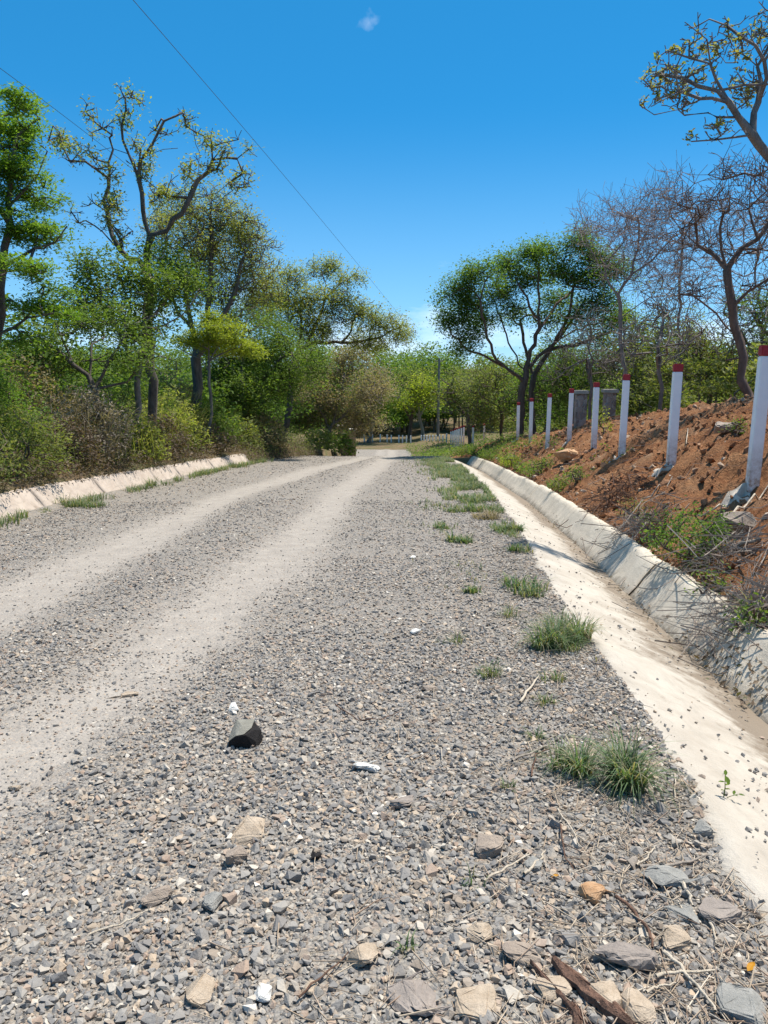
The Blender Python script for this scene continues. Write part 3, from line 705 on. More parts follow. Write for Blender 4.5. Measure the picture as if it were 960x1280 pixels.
def tree(name, label, d, limbs, pads, bark, leaf, rb=.2, rt=.012, dens=6, nl=14, ls=.12, sig=.25, flat=1., width=.45, up=1., cat='tree', group=None, seed=1, dj=1.5, depth=1.1, spread=.35, twig=0, twl=.5, twup=.3, seg=.35, wig=.05, k=5, leaf2=None, shell=.5, lf=1., dm=None):
    rg = np.random.default_rng(seed*13+5); T = Tree(seed)
    L0 = [pt(q[0], q[1], d+(q[2] if len(q) > 2 else 0)) for q in limbs[0]]
    L0[0][2] = h1(L0[0][0], L0[0][1])-.15
    origin = np.array(L0[0])+np.array([0, 0, .15])
    T.limb(L0, seg, wig*.6, True)
    for lb in limbs[1:]:
        g = rg.uniform(-1, 1)*spread; acc = 0; P = []
        for i, q in enumerate(lb):
            if i: acc += math.hypot(q[0]-lb[i-1][0], q[1]-lb[i-1][1])/960*d
            P.append(pt(q[0], q[1], d+(q[2] if len(q) > 2 else g*acc)))
        T.limb(P, seg, wig)
    dm = dm or (2. if twig > 2 else 6.5)
    at = pads_pts(pads, d, dens*dm, depth, dj, shell, rg); rb *= .66; soft = not (twig > 2 or dm == 1 or dm == 4.4); nl *= 4.2 if soft else (2.6 if dm == 4.4 else 1); ls *= .82 if soft else 1
    tips = T.fill(at, max(.3, seg), .16)
    tp = np.array([T.p[i] for i in tips])
    if twig: T.twigs(tips, twig, twl, twup)
    V, F = T.skin(rt, rb, k)
    e = empty(name, origin, label, cat, group)
    obj('trunk', V-origin, F, bark, e, True)
    if nl:
        use = tp[rg.uniform(0, 1, len(tp)) < lf]; kk = rg.poisson(nl*rg.gamma(1.3, 1/1.3, len(use))); ls *= .9; sig *= .8
        cen = np.repeat(use, kk, 0)+rg.normal(0, 1, (kk.sum(), 3))*sig*np.array([1, 1, flat])
        V, F = leaves(cen, ls, width, up); obj('crown', V-origin, F, leaf, e)
    return e
# --- left of the road
tree('tree', 'bright green feathery tree cut off by the left edge of the photo', 13.5,
     [[(-30, 600), (-12, 470), (2, 350), (16, 260), (20, 170)], [(-5, 420), (35, 398), (80, 392)], [(3, 345), (55, 300), (85, 280)], [(12, 280), (-40, 220), (-90, 200)], [(16, 250), (50, 210), (62, 190)], [(-12, 460), (-70, 400), (-130, 330)], [(0, 380), (-60, 340), (-100, 280)]],
     [(10, 128, 34, 16), (22, 175, 42, 22), (-20, 160, 50, 30), (5, 215, 55, 28), (45, 245, 38, 18), (25, 285, 50, 26), (60, 300, 30, 14), (15, 335, 55, 20), (-10, 380, 50, 20), (45, 385, 40, 15), (85, 395, 18, 8), (62, 365, 28, 10), (-60, 230, 60, 40), (-80, 320, 60, 40), (-70, 400, 60, 30), (20, 425, 40, 14)],
     M['bark_dark'], M['leaf_bright'], .14, .008, dm=4.4, dens=30, nl=42, ls=.085, sig=.17, flat=.4, width=.32, up=1.3, seed=3, dj=1.0, spread=.5)
bare_tips = [(161, 118, 20, 12), (155, 150, 14, 14), (112, 135, 10, 10), (128, 160, 16, 12), (110, 200, 18, 12), (92, 190, 14, 12), (72, 175, 10, 14), (172, 180, 18, 14), (205, 165, 14, 12), (235, 150, 16, 9), (285, 182, 24, 14), (255, 172, 14, 12), (300, 222, 26, 10), (128, 256, 26, 16), (95, 270, 12, 10), (270, 205, 20, 14), (292, 235, 14, 8), (240, 215, 16, 20), (140, 215, 14, 16), (186, 215, 18, 14), (150, 290, 24, 18), (200, 240, 24, 18)]
tree('bare_tree', 'tall crooked half bare tree with small leaf tufts at its twisting limbs', 22,
     [[(192, 565), (190, 480), (185, 400), (186, 330), (184, 297), (176, 245), (171, 222), (161, 185), (154, 175), (152, 151), (161, 121)],
      [(184, 345), (161, 320), (142, 294), (131, 262), (129, 245), (139, 204), (141, 174), (120, 155), (111, 132)],
      [(130, 224), (131, 224), (101, 200), (75, 179), (69, 164)], [(157, 308), (131, 290), (90, 275)],
      [(171, 222), (176, 200), (203, 170), (233, 151)], [(171, 211), (195, 192), (210, 189), (222, 188)],
      [(188, 305), (210, 282), (229, 264), (244, 245), (277, 230), (315, 224)], [(244, 245), (251, 211), (240, 166), (243, 156)],
      [(277, 230), (270, 211), (277, 185), (292, 176)], [(225, 267), (262, 264), (292, 237)], [(145, 200), (128, 180), (112, 190), (98, 180)], [(203, 170), (212, 158), (218, 140)]],
     bare_tips, M['bark_dark'], M['leaf_fresh'], .21, .006, dens=26, nl=42, ls=.095, sig=.15, seed=4, dj=.8, spread=.45, twig=3, twl=.27, lf=.95, wig=.07)
tree('tree', 'bright leafy green tree wrapped around the foot of the tall bare tree', 20.5,
     [[(168, 570), (172, 490), (178, 440), (182, 380), (186, 330)], [(176, 450), (140, 400), (115, 360)], [(180, 400), (220, 360), (232, 345)], [(180, 420), (215, 400), (240, 380)]],
     [(185, 322, 20, 22), (182, 355, 34, 26), (125, 360, 38, 28), (115, 335, 22, 16), (228, 365, 36, 26), (222, 332, 24, 16), (165, 400, 55, 24), (105, 390, 40, 20), (150, 335, 20, 16)],
     M['bark_grey'], M['leaf_mid'], .13, .009, dens=11, nl=20, ls=.13, sig=.28, seed=5, dj=1.2)
tree('tree', 'broad rounded tree with thin brownish olive leaves over a thick dark trunk', 29.0,
     [[(246, 575), (246, 520), (247, 470), (247, 440), (238, 400), (230, 350), (225, 320)], [(247, 445), (275, 405), (296, 360), (305, 320)], [(246, 450), (285, 420), (318, 400), (338, 370)], [(240, 405), (210, 370), (200, 330)], [(262, 425), (262, 370), (265, 300), (262, 260)]],
     [(245, 262, 55, 24), (285, 280, 45, 28), (312, 315, 36, 34), (225, 300, 45, 30), (262, 320, 60, 40), (330, 355, 24, 32), (290, 365, 50, 32), (225, 350, 40, 30), (205, 275, 24, 16)],
     M['bark_dark'], M['leaf_fresh'], .30, .007, dens=9, nl=16, ls=.105, sig=.3, seed=6, dj=1.6, twig=2, twl=.6, spread=.5)
tree('tree', 'dark multi stemmed tree with arching limbs low on the left bank', 18,
     [[(128, 580), (124, 510), (117, 480), (104, 458), (75, 440), (45, 415)], [(118, 482), (114, 440), (112, 395), (108, 370)], [(120, 488), (140, 452), (152, 425), (156, 395)], [(122, 495), (150, 480), (175, 455), (195, 430)], [(104, 458), (80, 430), (70, 400)]],
     [(50, 425, 45, 20), (85, 405, 45, 20), (125, 400, 40, 22), (165, 415, 40, 24), (70, 455, 45, 18), (180, 450, 35, 20), (20, 455, 40, 20), (140, 445, 35, 14)],
     M['bark_dark'], M['leaf_mid'], .13, .008, dens=16, nl=15, ls=.10, sig=.22, seed=7, dj=1.2)
tree('young_tree', 'small lime green flat topped tree on a thin stem beside the thick trunk', 26.5,
     [[(263, 560), (263, 500), (262, 470), (261, 445), (262, 425)], [(262, 462), (240, 440), (222, 432)], [(261, 458), (285, 440), (305, 432)], [(262, 450), (280, 415)]],
     [(268, 410, 40, 12), (240, 428, 32, 10), (300, 430, 30, 11), (265, 395, 24, 8), (320, 438, 16, 7), (285, 442, 26, 7), (262, 424, 40, 8)],
     M['bark_grey'], M['leaf_lime'], .08, .006, dens=16, nl=22, ls=.11, sig=.2, flat=.5, up=1.2, seed=8, dj=.6, width=.4)
tree('tree', 'spreading olive tree with a long low limb reaching towards the road', 40,
     [[(352, 580), (362, 520), (364, 480), (366, 450), (385, 428), (425, 428), (465, 426), (502, 408)], [(364, 470), (345, 420), (335, 385)], [(385, 428), (400, 400), (408, 365), (402, 335)], [(372, 445), (378, 405), (370, 370)], [(425, 428), (445, 405), (452, 385)], [(408, 365), (430, 350), (445, 345)]],
     [(395, 338, 24, 10), (432, 348, 24, 10), (415, 332, 16, 8), (425, 372, 26, 12), (385, 382, 44, 26), (342, 378, 40, 30), (448, 392, 36, 16), (485, 405, 30, 14), (500, 420, 18, 12), (460, 428, 46, 12), (400, 412, 50, 20), (365, 350, 22, 14)],
     M['bark_dark'], M['leaf_fresh'], .26, .008, dens=9, nl=17, ls=.135, sig=.30, seed=9, dj=1.4, twig=1, twl=.6)
tree('tree', 'dense mid green tree filling the gap left of the spreading olive tree', 33,
     [[(312, 590), (308, 540), (306, 490), (300, 440), (308, 400)], [(306, 500), (340, 460), (360, 440)], [(306, 480), (275, 440), (270, 420)]],
     [(305, 400, 40, 28), (340, 430, 45, 30), (295, 450, 45, 32), (278, 420, 30, 22), (360, 470, 40, 30), (320, 490, 50, 26), (265, 480, 34, 26), (390, 450, 30, 24)],
     M['bark_dark'], M['leaf_mid'], .2, .01, dens=8, nl=18, ls=.14, sig=.34, seed=10, dj=2)
tree('tree', 'bushy grey green tree overhanging the left road edge near the bend', 45,
     [[(408, 570), (412, 540), (425, 500), (430, 470)], [(413, 540), (395, 500), (385, 480)], [(416, 530), (455, 500), (470, 480)]],
     [(430, 462, 38, 22), (455, 492, 32, 26), (400, 490, 36, 30), (425, 520, 44, 22), (475, 475, 20, 20), (380, 520, 30, 22), (460, 525, 22, 16), (440, 440, 26, 10)],
     M['bark_grey'], M['leaf_grey'], .2, .01, dens=6, nl=17, ls=.16, sig=.4, seed=11, dj=2, twig=1, twl=.7)
tree('tree', 'shaded dark green tree with several stems behind the dense mid green tree', 48,
     [[(355, 575), (350, 530), (350, 490), (340, 450)], [(350, 520), (385, 480), (400, 460)], [(350, 500), (320, 470)]],
     [(345, 440, 50, 26), (390, 470, 45, 28), (320, 480, 45, 28), (370, 510, 45, 22), (420, 500, 30, 24)], M['bark_dark'], M['leaf_deep'], .3, .012, dens=3.5, nl=18, ls=.2, sig=.5, seed=12, dj=2)
# --- beyond the end of the road
tree('tree', 'pale trunked tree with yellow green crown behind the far posts, forked low', 76,
     [[(529, 560), (528, 540), (526, 522), (531, 508), (540, 490)], [(526, 522), (515, 510), (495, 500)], [(527, 525), (522, 500), (524, 485)]],
     [(500, 492, 26, 10), (522, 482, 22, 10), (542, 492, 20, 14), (512, 502, 26, 8), (535, 505, 16, 8)], M['bark_pale'], M['leaf_lime'], .26, .03, dens=1.6, nl=20, ls=.28, sig=.6, seed=14, dj=2, seg=.8, wig=.12)
tree('tree', 'slim brown trunked tree behind the far posts, left of the forked pale trunk', 77,
     [[(512, 560), (513, 540), (515, 520), (520, 500), (522, 480)], [(514, 525), (505, 508), (498, 495)]], [(515, 478, 26, 12), (495, 488, 22, 12), (530, 470, 22, 10)], M['bark_brown'], M['leaf_olive'], .28, .03, dens=1.4, nl=18, ls=.28, sig=.6, seed=15, dj=2, seg=.8)
tree('tree', 'leaning grey trunked tree behind the left end of the far post row', 74,
     [[(461, 562), (464, 540), (469, 515), (465, 490)], [(466, 528), (455, 505)], [(468, 518), (482, 500)]], [(462, 490, 26, 16), (448, 500, 22, 16), (484, 492, 22, 14), (470, 505, 24, 10)], M['bark_grey'], M['leaf_mid'], .3, .03, dens=1.6, nl=18, ls=.28, sig=.6, seed=16, dj=2, seg=.8)
tree('tree', 'olive brown tree with hanging foliage just right of the timber pole', 64,
     [[(588, 565), (586, 540), (585, 510), (590, 480)], [(586, 525), (570, 500)], [(585, 515), (610, 490)]], [(590, 478, 30, 20), (568, 490, 22, 22), (612, 490, 24, 26), (585, 510, 34, 14), (605, 525, 24, 14)], M['bark_brown'], M['leaf_olive'], .25, .025, dens=2, nl=18, ls=.25, sig=.55, seed=17, dj=2, seg=.7, twig=1, twl=1)
tree('tree', 'bright green wide tree crown showing above the far woods near the pole top', 96,
     [[(535, 562), (535, 520), (536, 480), (530, 465)], [(536, 485), (555, 465)], [(535, 490), (510, 468)]], [(520, 462, 30, 12), (548, 460, 30, 12), (500, 468, 22, 10), (570, 468, 20, 12), (535, 472, 40, 10)], M['bark_grey'], M['leaf_bright'], .4, .04, dens=1.1, nl=22, ls=.36, sig=.9, seed=18, dj=3, seg=1)
# --- right of the road
tree('tree', 'wide umbrella shaped green tree with forked bare lower limbs on the right', 36,
     [[(650, 545), (652, 500), (653, 480), (660, 451), (674, 416), (674, 387), (672, 350)], [(650, 478), (631, 457), (602, 442), (578, 433), (565, 420)], [(640, 466), (616, 445), (607, 416), (600, 385)], [(655, 468), (640, 440), (632, 410), (622, 385)], [(660, 455), (695, 427), (724, 410), (762, 398)], [(674, 416), (695, 381), (724, 355), (735, 335)], [(674, 400), (655, 370), (645, 345)], [(695, 427), (712, 395), (716, 360)]],
     [(566, 396, 22, 16), (585, 422, 18, 15), (553, 372, 13, 7), (574, 362, 22, 14), (600, 342, 28, 13), (588, 382, 24, 12), (634, 330, 28, 13), (664, 318, 24, 11), (694, 312, 22, 9), (722, 302, 26, 9), (748, 318, 26, 13), (770, 338, 24, 14), (620, 366, 30, 12), (660, 348, 30, 12), (700, 338, 28, 12), (735, 350, 28, 12), (608, 400, 24, 10), (690, 372, 24, 9), (752, 378, 28, 12), (640, 388, 20, 8), (770, 400, 26, 10), (725, 395, 22, 8), (575, 438, 14, 8)],
     M['bark_brown'], M['leaf_deep'], .27, .009, dens=11, nl=25, ls=.145, sig=.32, seed=20, dj=1.6, depth=1.2, spread=.5)
tree('tree', 'second darker trunked tree close behind the umbrella shaped green tree', 38.5,
     [[(667, 545), (664, 500), (667, 465), (685, 440), (705, 415), (720, 390)], [(667, 465), (655, 430), (650, 400)], [(685, 440), (730, 430), (765, 412)]],
     [(720, 390, 34, 18), (690, 400, 30, 12), (765, 405, 30, 16), (655, 395, 26, 12), (740, 425, 30, 12)], M['bark_dark'], M['leaf_mid'], .23, .009, dens=5, nl=16, ls=.16, sig=.36, seed=21, dj=1.6)
tree('bare_tree', 'grey leafless tree with brownish haze of fine twigs beside the umbrella tree', 27,
     [[(783, 520), (780, 465), (777, 425), (774, 383), (768, 363), (755, 348), (758, 324), (762, 290)], [(774, 363), (794, 344), (821, 320), (837, 301)], [(776, 400), (800, 380), (830, 365)], [(760, 345), (740, 320), (728, 290)], [(794, 344), (800, 310), (798, 280)], [(757, 335), (778, 300), (785, 270)]],
     [(760, 280, 40, 34), (795, 285, 45, 45), (840, 300, 38, 45), (735, 285, 24, 24), (790, 335, 55, 30), (835, 350, 40, 25), (812, 258, 34, 20)],
     M['twig_haze'], M['leaf_tan'], .13, .0045, dens=16, nl=1.2, ls=.08, sig=.3, seed=22, dj=1.5, twig=6, twl=.8, k=4, lf=.5)
tree('bare_tree', 'dark leafless twin trunked tree with crooked limbs at the right on the bank top', 16.5,
     [[(938, 505), (928, 450), (922, 420), (915, 383), (909, 340), (899, 289), (906, 262), (911, 242), (907, 195)], [(909, 340), (925, 318), (942, 297), (962, 270), (992, 240)], [(907, 336), (890, 322), (876, 308), (850, 285), (838, 278)], [(938, 300), (934, 260), (933, 234), (942, 203)], [(925, 440), (912, 460), (914, 420), (900, 390), (875, 372)], [(930, 460), (915, 488), (911, 450)], [(876, 308), (868, 280), (872, 255)], [(962, 270), (970, 235), (965, 210)], [(915, 383), (945, 350), (975, 340)]],
     [(870, 262, 40, 34), (915, 215, 34, 28), (945, 225, 30, 34), (850, 288, 30, 28), (965, 250, 30, 40), (885, 310, 44, 26), (900, 255, 40, 34), (985, 300, 30, 50), (950, 330, 40, 30), (875, 365, 34, 20)],
     M['bark_brown'], M['leaf_tan'], .15, .0036, dens=20, nl=.8, ls=.06, sig=.2, seed=23, dj=1.0, twig=5, twl=.5, k=5, lf=.4, wig=.06)
tree('bare_tree', 'thick branched leafless tree with yellowish leaf tufts leaning in at the top right', 10,
     [[(1035, 620), (1028, 480), (1012, 360), (990, 270), (960, 195), (940, 168), (911, 125), (891, 78)], [(940, 168), (944, 140), (950, 117), (948, 90), (955, 60)], [(919, 137), (890, 139), (872, 139), (833, 143), (813, 137), (800, 128)], [(907, 120), (885, 108), (864, 98), (829, 94), (806, 96)], [(893, 85), (868, 78), (848, 60), (835, 62)], [(900, 100), (882, 62), (872, 40), (868, 30)], [(907, 117), (930, 108), (958, 98), (990, 90)], [(938, 165), (915, 170), (895, 176), (880, 178), (870, 172)], [(990, 150), (960, 82), (938, 51), (934, 31)], [(938, 51), (915, 38), (900, 28), (888, 22)], [(990, 270), (1000, 200), (990, 140), (985, 90)], [(960, 82), (975, 50), (980, 20)], [(911, 125), (880, 120), (850, 116), (830, 124)], [(985, 240), (1040, 180), (1080, 120)]],
     [(868, 35, 7, 5), (888, 50, 9, 5), (838, 65, 8, 5), (850, 57, 8, 5), (823, 77, 6, 4), (805, 98, 7, 4), (811, 110, 5, 3), (803, 125, 5, 4), (828, 127, 6, 5), (860, 125, 8, 5), (925, 62, 9, 6), (950, 18, 9, 6), (845, 85, 10, 6), (878, 90, 10, 8), (925, 90, 12, 8), (880, 60, 8, 8), (905, 32, 9, 5), (940, 105, 10, 6), (1000, 60, 24, 24), (1060, 120, 30, 30), (862, 172, 6, 4), (890, 158, 14, 6), (848, 90, 34, 26), (895, 55, 36, 26), (925, 112, 34, 24), (955, 45, 34, 30), (850, 125, 30, 14), (905, 160, 26, 12), (835, 108, 26, 18)],
     M['bark_grey'], M['leaf_yellow'], .10, .0042, dens=520, nl=6, ls=.06, sig=.03, seed=24, dj=.45, spread=.35, twig=1, twl=.13, wig=.035, seg=.22, lf=.8, k=6, dm=1)
for i, (lab, d, px, base, tops, col) in enumerate([
    ('leafless brown tree standing directly behind the dark twin trunked tree', 30, 850, 505, [(840, 250, 40, 40), (880, 290, 50, 50), (810, 300, 40, 40), (860, 350, 60, 40)], 'twig_haze'),
    ('slim leafless tree with vertical twigs rising between the twin trunked tree and the right edge', 26, 955, 500, [(930, 290, 40, 50), (970, 270, 50, 60), (950, 360, 60, 40), (910, 380, 40, 40)], 'twig_haze'),
    ('short bare tree with tangled low branches left of the dark twin trunked tree', 23, 822, 510, [(815, 400, 40, 30), (850, 420, 40, 34), (790, 430, 30, 24), (835, 370, 34, 24)], 'bark_grey'),
    ('grey bare tree low behind the stone pillars with drooping twigs', 32, 735, 520, [(725, 430, 40, 26), (760, 445, 40, 30), (700, 455, 34, 20), (740, 400, 34, 18)], 'bark_grey')]):
    x0 = px; tree('bare_tree', lab, d, [[(px, base+25), (px+4, base-40), (px-3, base-90), (px+2, tops[0][1]+60)], [(px+2, base-50), (tops[1][0], tops[1][1]+20)], [(px, base-70), (tops[2][0], tops[2][1]+15)], [(px+1, base-45), (tops[3][0], tops[3][1]+10)]],
         tops, M[col], M['leaf_olive'] if i > 1 else M['leaf_tan'], .12, .006, dens=9, nl=3 if i > 1 else .8, ls=.10, sig=.3, seed=30+i, dj=1.6, twig=5, twl=.8, k=4, lf=.7, wig=.08)
for i, (lab, d, px, base, pads, leaf, bark) in enumerate([
    ('olive green thicket tree behind the left stone pillar', 41, 715, 525, [(700, 450, 40, 30), (735, 470, 40, 34), (680, 490, 34, 22), (720, 500, 44, 20)], 'leaf_mid', 'bark_brown'),
    ('mid green bushy tree behind the bank between pillars and second nearest post', 33, 800, 515, [(790, 430, 44, 34), (825, 460, 40, 30), (770, 470, 34, 26), (805, 490, 44, 18), (845, 420, 30, 26)], 'leaf_olive', 'bark_grey'),
    ('yellow green leafy tree right of the dark twin trunks at the right edge', 24, 965, 500, [(950, 420, 34, 24), (985, 400, 40, 40), (965, 455, 40, 22), (940, 385, 22, 14)], 'leaf_mid', 'bark_grey'),
    ('dull green low tree behind the twin trunked tree on the bank top', 28, 885, 505, [(875, 430, 40, 26), (905, 450, 40, 26), (850, 465, 36, 22), (890, 480, 50, 16)], 'leaf_olive', 'bark_brown'),
    ('olive tree with drooping outline left of the umbrella tree', 46, 625, 545, [(620, 470, 26, 22), (600, 490, 24, 24), (640, 500, 26, 22), (615, 520, 34, 14)], 'leaf_olive', 'bark_brown'),
    ('dark green thicket tree filling the shade under the umbrella tree', 44, 680, 535, [(670, 470, 30, 22), (695, 495, 30, 22), (650, 500, 28, 20), (680, 520, 44, 12)], 'leaf_deep', 'bark_dark')]):
    tree('tree', lab, d, [[(px, base+20), (px+3, base-25), (px-2, base-60)], [(px+2, base-30), (pads[0][0], pads[0][1]+8)], [(px, base-35), (pads[1][0], pads[1][1]+5)]], pads, M[bark], M[leaf], .15, .009, dens=5.5*(30/d)**1.4, nl=16, ls=.0045*d, sig=.011*d, seed=50+i, dj=1.8, twig=2, twl=.8, depth=1.3)

# --- far woods and thickets that read as one mass
def mass_tree(P, h, w, rg, ls, nleaf, tr=.12):
    k = rg.integers(5, 9); cen = []
    for _ in range(k):
        c = P+np.array([rg.normal(0, w*.35), rg.normal(0, w*.35), h*rg.uniform(.38, .92)]); n = nleaf//k
        v = unit(rg.normal(0, 1, (n, 3)))*rg.uniform(.2, 1, (n, 1))**.5*np.array([w*.36, w*.36, h*.17]); cen.append(c+v)
    tb = tube([P-np.array([0, 0, .3]), P+np.array([rg.normal(0, .3), 0, h*.4]), P+np.array([rg.normal(0, .6), 0, h*.8])], [tr, tr*.7, tr*.25], 5)
    return np.concatenate(cen), tb
def mass(name, label, cat, spots, leaf, bark, ls, nleaf, seed, tr=.12, width=.5):
    rg = np.random.default_rng(seed); C_ = []; T_ = []
    for (x, y, h, w) in spots:
        c, t = mass_tree(np.array([x, y, h1(x, y)]), h, w, rg, ls, nleaf, tr); C_.append(c); T_.append(t)
    V, F = leaves(np.concatenate(C_), ls, width); V2, F2 = cat_mesh(T_)
    o = obj(name, np.concatenate([V, V2]), np.concatenate([F, F2+len(V)]), leaf); o.data.materials.append(bark)
    mi = np.zeros(len(F)+len(F2), np.int32); mi[len(F):] = 1; o.data.polygons.foreach_set('material_index', mi)
    return tag(o, label, cat, kind='stuff')
rg = np.random.default_rng(5)
sp = [(x+rg.uniform(-1, 1), y+rg.uniform(-3, 3), rg.uniform(7.5, 9.8), rg.uniform(4.5, 6.5)) for y in (88, 98, 110) for x in np.arange(-70, 90, 4.2) if not (-3 < x < 12 and y < 84)]
mass('woodland', 'dim green woodland closing the view beyond the far end of the road', 'woodland', sp, M['leaf_mid'], M['bark_dark'], .36, 1500, 61, .2)
sp = [(rg.uniform(-24, 26), rg.uniform(81, 92), rg.uniform(2.5, 5.5), rg.uniform(3, 4.5)) for _ in range(110)]
mass('woodland', 'deep green scrub standing among the far trunks behind the pale post row', 'woodland', sp, M['leaf_deep'], M['bark_dark'], .26, 1300, 62, .1)
sp = []
for _ in range(95):
    y = rg.uniform(14, 70); x = eL(y)-rg.uniform(4.5, 9+y*.5); sp.append((x, y, rg.uniform(2.0, 3.2)+y*.02, rg.uniform(2.4, 3.8)))
mass('undergrowth', 'mixed green undergrowth behind the shrubs on the left bank', 'undergrowth', sp, M['leaf_mid'], M['bark_dark'], .15, 1300, 63, .05)
sp = []
for _ in range(70):
    y = rg.uniform(24, 75); x = eL(y)-rg.uniform(2.5, 6+y*.3); sp.append((x, y, rg.uniform(1.8, 3.4), rg.uniform(2, 3.4)))
mass('undergrowth', 'shady olive thicket between the trunks on the left', 'undergrowth', sp, M['leaf_deep'], M['bark_dark'], .16, 1300, 64, .05)
sp = []
for _ in range(100):
    y = rg.uniform(19, 62); u = rg.uniform(6.2, 9+y*.4); x = eR(y)+1.2+u; sp.append((x, y, rg.uniform(1.2, 2.8), rg.uniform(1.6, 2.8)))
mass('undergrowth', 'dry olive scrub behind the crest of the red bank', 'undergrowth', sp, M['leaf_olive'], M['bark_grey'], .14, 1100, 65, .04)
sp = []
for _ in range(60):
    y = rg.uniform(30, 78); u = rg.uniform(8, 12+y*.45); x = eR(y)+1.2+u; sp.append((x, y, rg.uniform(3.0, 5.5), rg.uniform(2.5, 4)))
mass('woodland', 'tangled green woods behind the umbrella tree and the stone pillars', 'woodland', sp, M['leaf_mid'], M['bark_brown'], .20, 1300, 66, .08)

# ---------------------------------------------------------------- shrubs and small plants
def shrub(P, w, h, leaf, label, seed, n=900, ls=.06, stems=14, bark='bark_brown', name='shrub', group='shrubs along the left kerb wall', width=.45, grassy=0, up=.5, cat='shrub'):
    rg = np.random.default_rng(seed); P = np.asarray(P, float); T = Tree(seed); T.add((0, 0, -.1), -1); T.add((0, 0, .02), 0)
    k = max(stems, 5); v = unit(rg.normal(0, 1, (k*4, 3))); v[:, 2] = np.abs(v[:, 2])
    at = v*rg.uniform(.35, 1, (k*4, 1))**.5*np.array([w*.5, w*.5, h*.85])+np.array([0, 0, h*.1])
    tips = T.fill(at, .22, .3); tp = np.array([T.p[i] for i in tips])
    e = empty(name, P, label, cat, group); V, F = T.skin(.004, .03, 4); obj('stems', V, F, M[bark], e, True)
    kk = rg.poisson(n/len(tp), len(tp)); cen = np.repeat(tp, kk, 0)+rg.normal(0, 1, (kk.sum(), 3))*(.045+.07*w*.5)
    cen[:, 2] = np.maximum(cen[:, 2], .02)
    V, F = leaves(cen, ls, width, up); parts = [(V, F)]
    if grassy: parts.append(blades((0, 0, 0), grassy, h*1.05, w*.42, .9, .012))
    V, F = cat_mesh(parts); obj('foliage', V, F, M[leaf], e); return e
SH = [ # y along road, offset from wall top, width, height, leaf, label, grass blades
 (9.2, .9, 1.6, 1.0, 'leaf_mid', 'green shrub cut off by the left edge above the kerb wall', 0),
 (11.3, .75, 1.5, .95, 'leaf_olive', 'low olive shrub with reddish dry stems at the far left of the kerb wall', 0),
 (12.0, 2.0, 2.2, 1.7, 'leaf_mid', 'tall leafy shrub at the left edge behind the low olive shrub', 0),
 (13.6, .8, 1.5, 1.0, 'leaf_olive', 'dull shrub whose stems shade the kerb wall, right of the low olive shrub', 0),
 (14.3, 1.9, 2.2, 1.9, 'leaf_deep', 'deeply shaded dark green shrub under the bright feathery tree', 0),
 (15.6, .8, 1.2, .9, 'leaf_brown', 'brown dry shrub trailing over the kerb wall by the shadow stripes', 0),
 (17.0, 1.0, 1.9, 1.25, 'leaf_tan', 'pale dry brushy shrub of grey straw coloured stems on the left bank', 420),
 (17.6, 2.3, 2.0, 1.7, 'leaf_grey', 'greyish green shrub right behind the pale dry brush', 60),
 (19.3, .8, 1.2, .85, 'leaf_fresh', 'light green low shrub right of the pale dry brush', 80),
 (20.4, 2.0, 2.2, 1.7, 'leaf_olive', 'olive shrub with yellow flecks under the thick dark trunk', 0),
 (21.6, .9, 1.4, .9, 'leaf_brown', 'reddish brown withered shrub over the middle of the kerb wall', 60),
 (23.6, 1.3, 2.2, 1.5, 'leaf_fresh', 'sunlit yellow green grassy shrub on the left bank', 320),
 (25.3, 2.6, 2.4, 1.8, 'leaf_mid', 'mid green shrub below the lime green young tree', 0),
 (26.0, .8, 1.4, .8, 'leaf_brown', 'dark rusty shrub at the foot of the sunlit grassy shrub', 60),
 (28.0, 1.3, 2.0, 1.4, 'leaf_mid', 'fresh green shrub standing past the sunlit grassy shrub', 140),
 (30.2, 1.0, 1.8, 1.1, 'leaf_olive', 'olive shrub before the road bends on the left', 80),
 (32.5, .9, 1.8, 1.2, 'leaf_grey', 'grey green shrub at the left road bend', 60),
 (43.5, .15, 2.3, 1.05, 'leaf_mid', 'dark green bush at the left road bend near the gate pillars', 0),
 (39.0, .3, 1.6, .9, 'leaf_olive', 'small green bush touching the gravel where the road vanishes', 40),
 (29.0, 3.0, 2.6, 2.0, 'leaf_grey', 'big grey green shrub between the bank top and the spreading olive tree', 0),
 (33.5, 2.6, 2.8, 2.0, 'leaf_olive', 'large olive shrub under the overhanging grey green tree', 0),
]
for i, (y, off, w, h, lf_, lab, gb) in enumerate(SH):
    x = float(eL(y))-.36-off+(.32 if off < 1 else .12); s = max(.055, .0042*y)
    shrub((x, y, h1(x, y)), w*1.2, h*1.25, lf_, lab, 300+i, n=int(2600*w*h/ (s/.06)**1.5), ls=s, grassy=gb, stems=18)
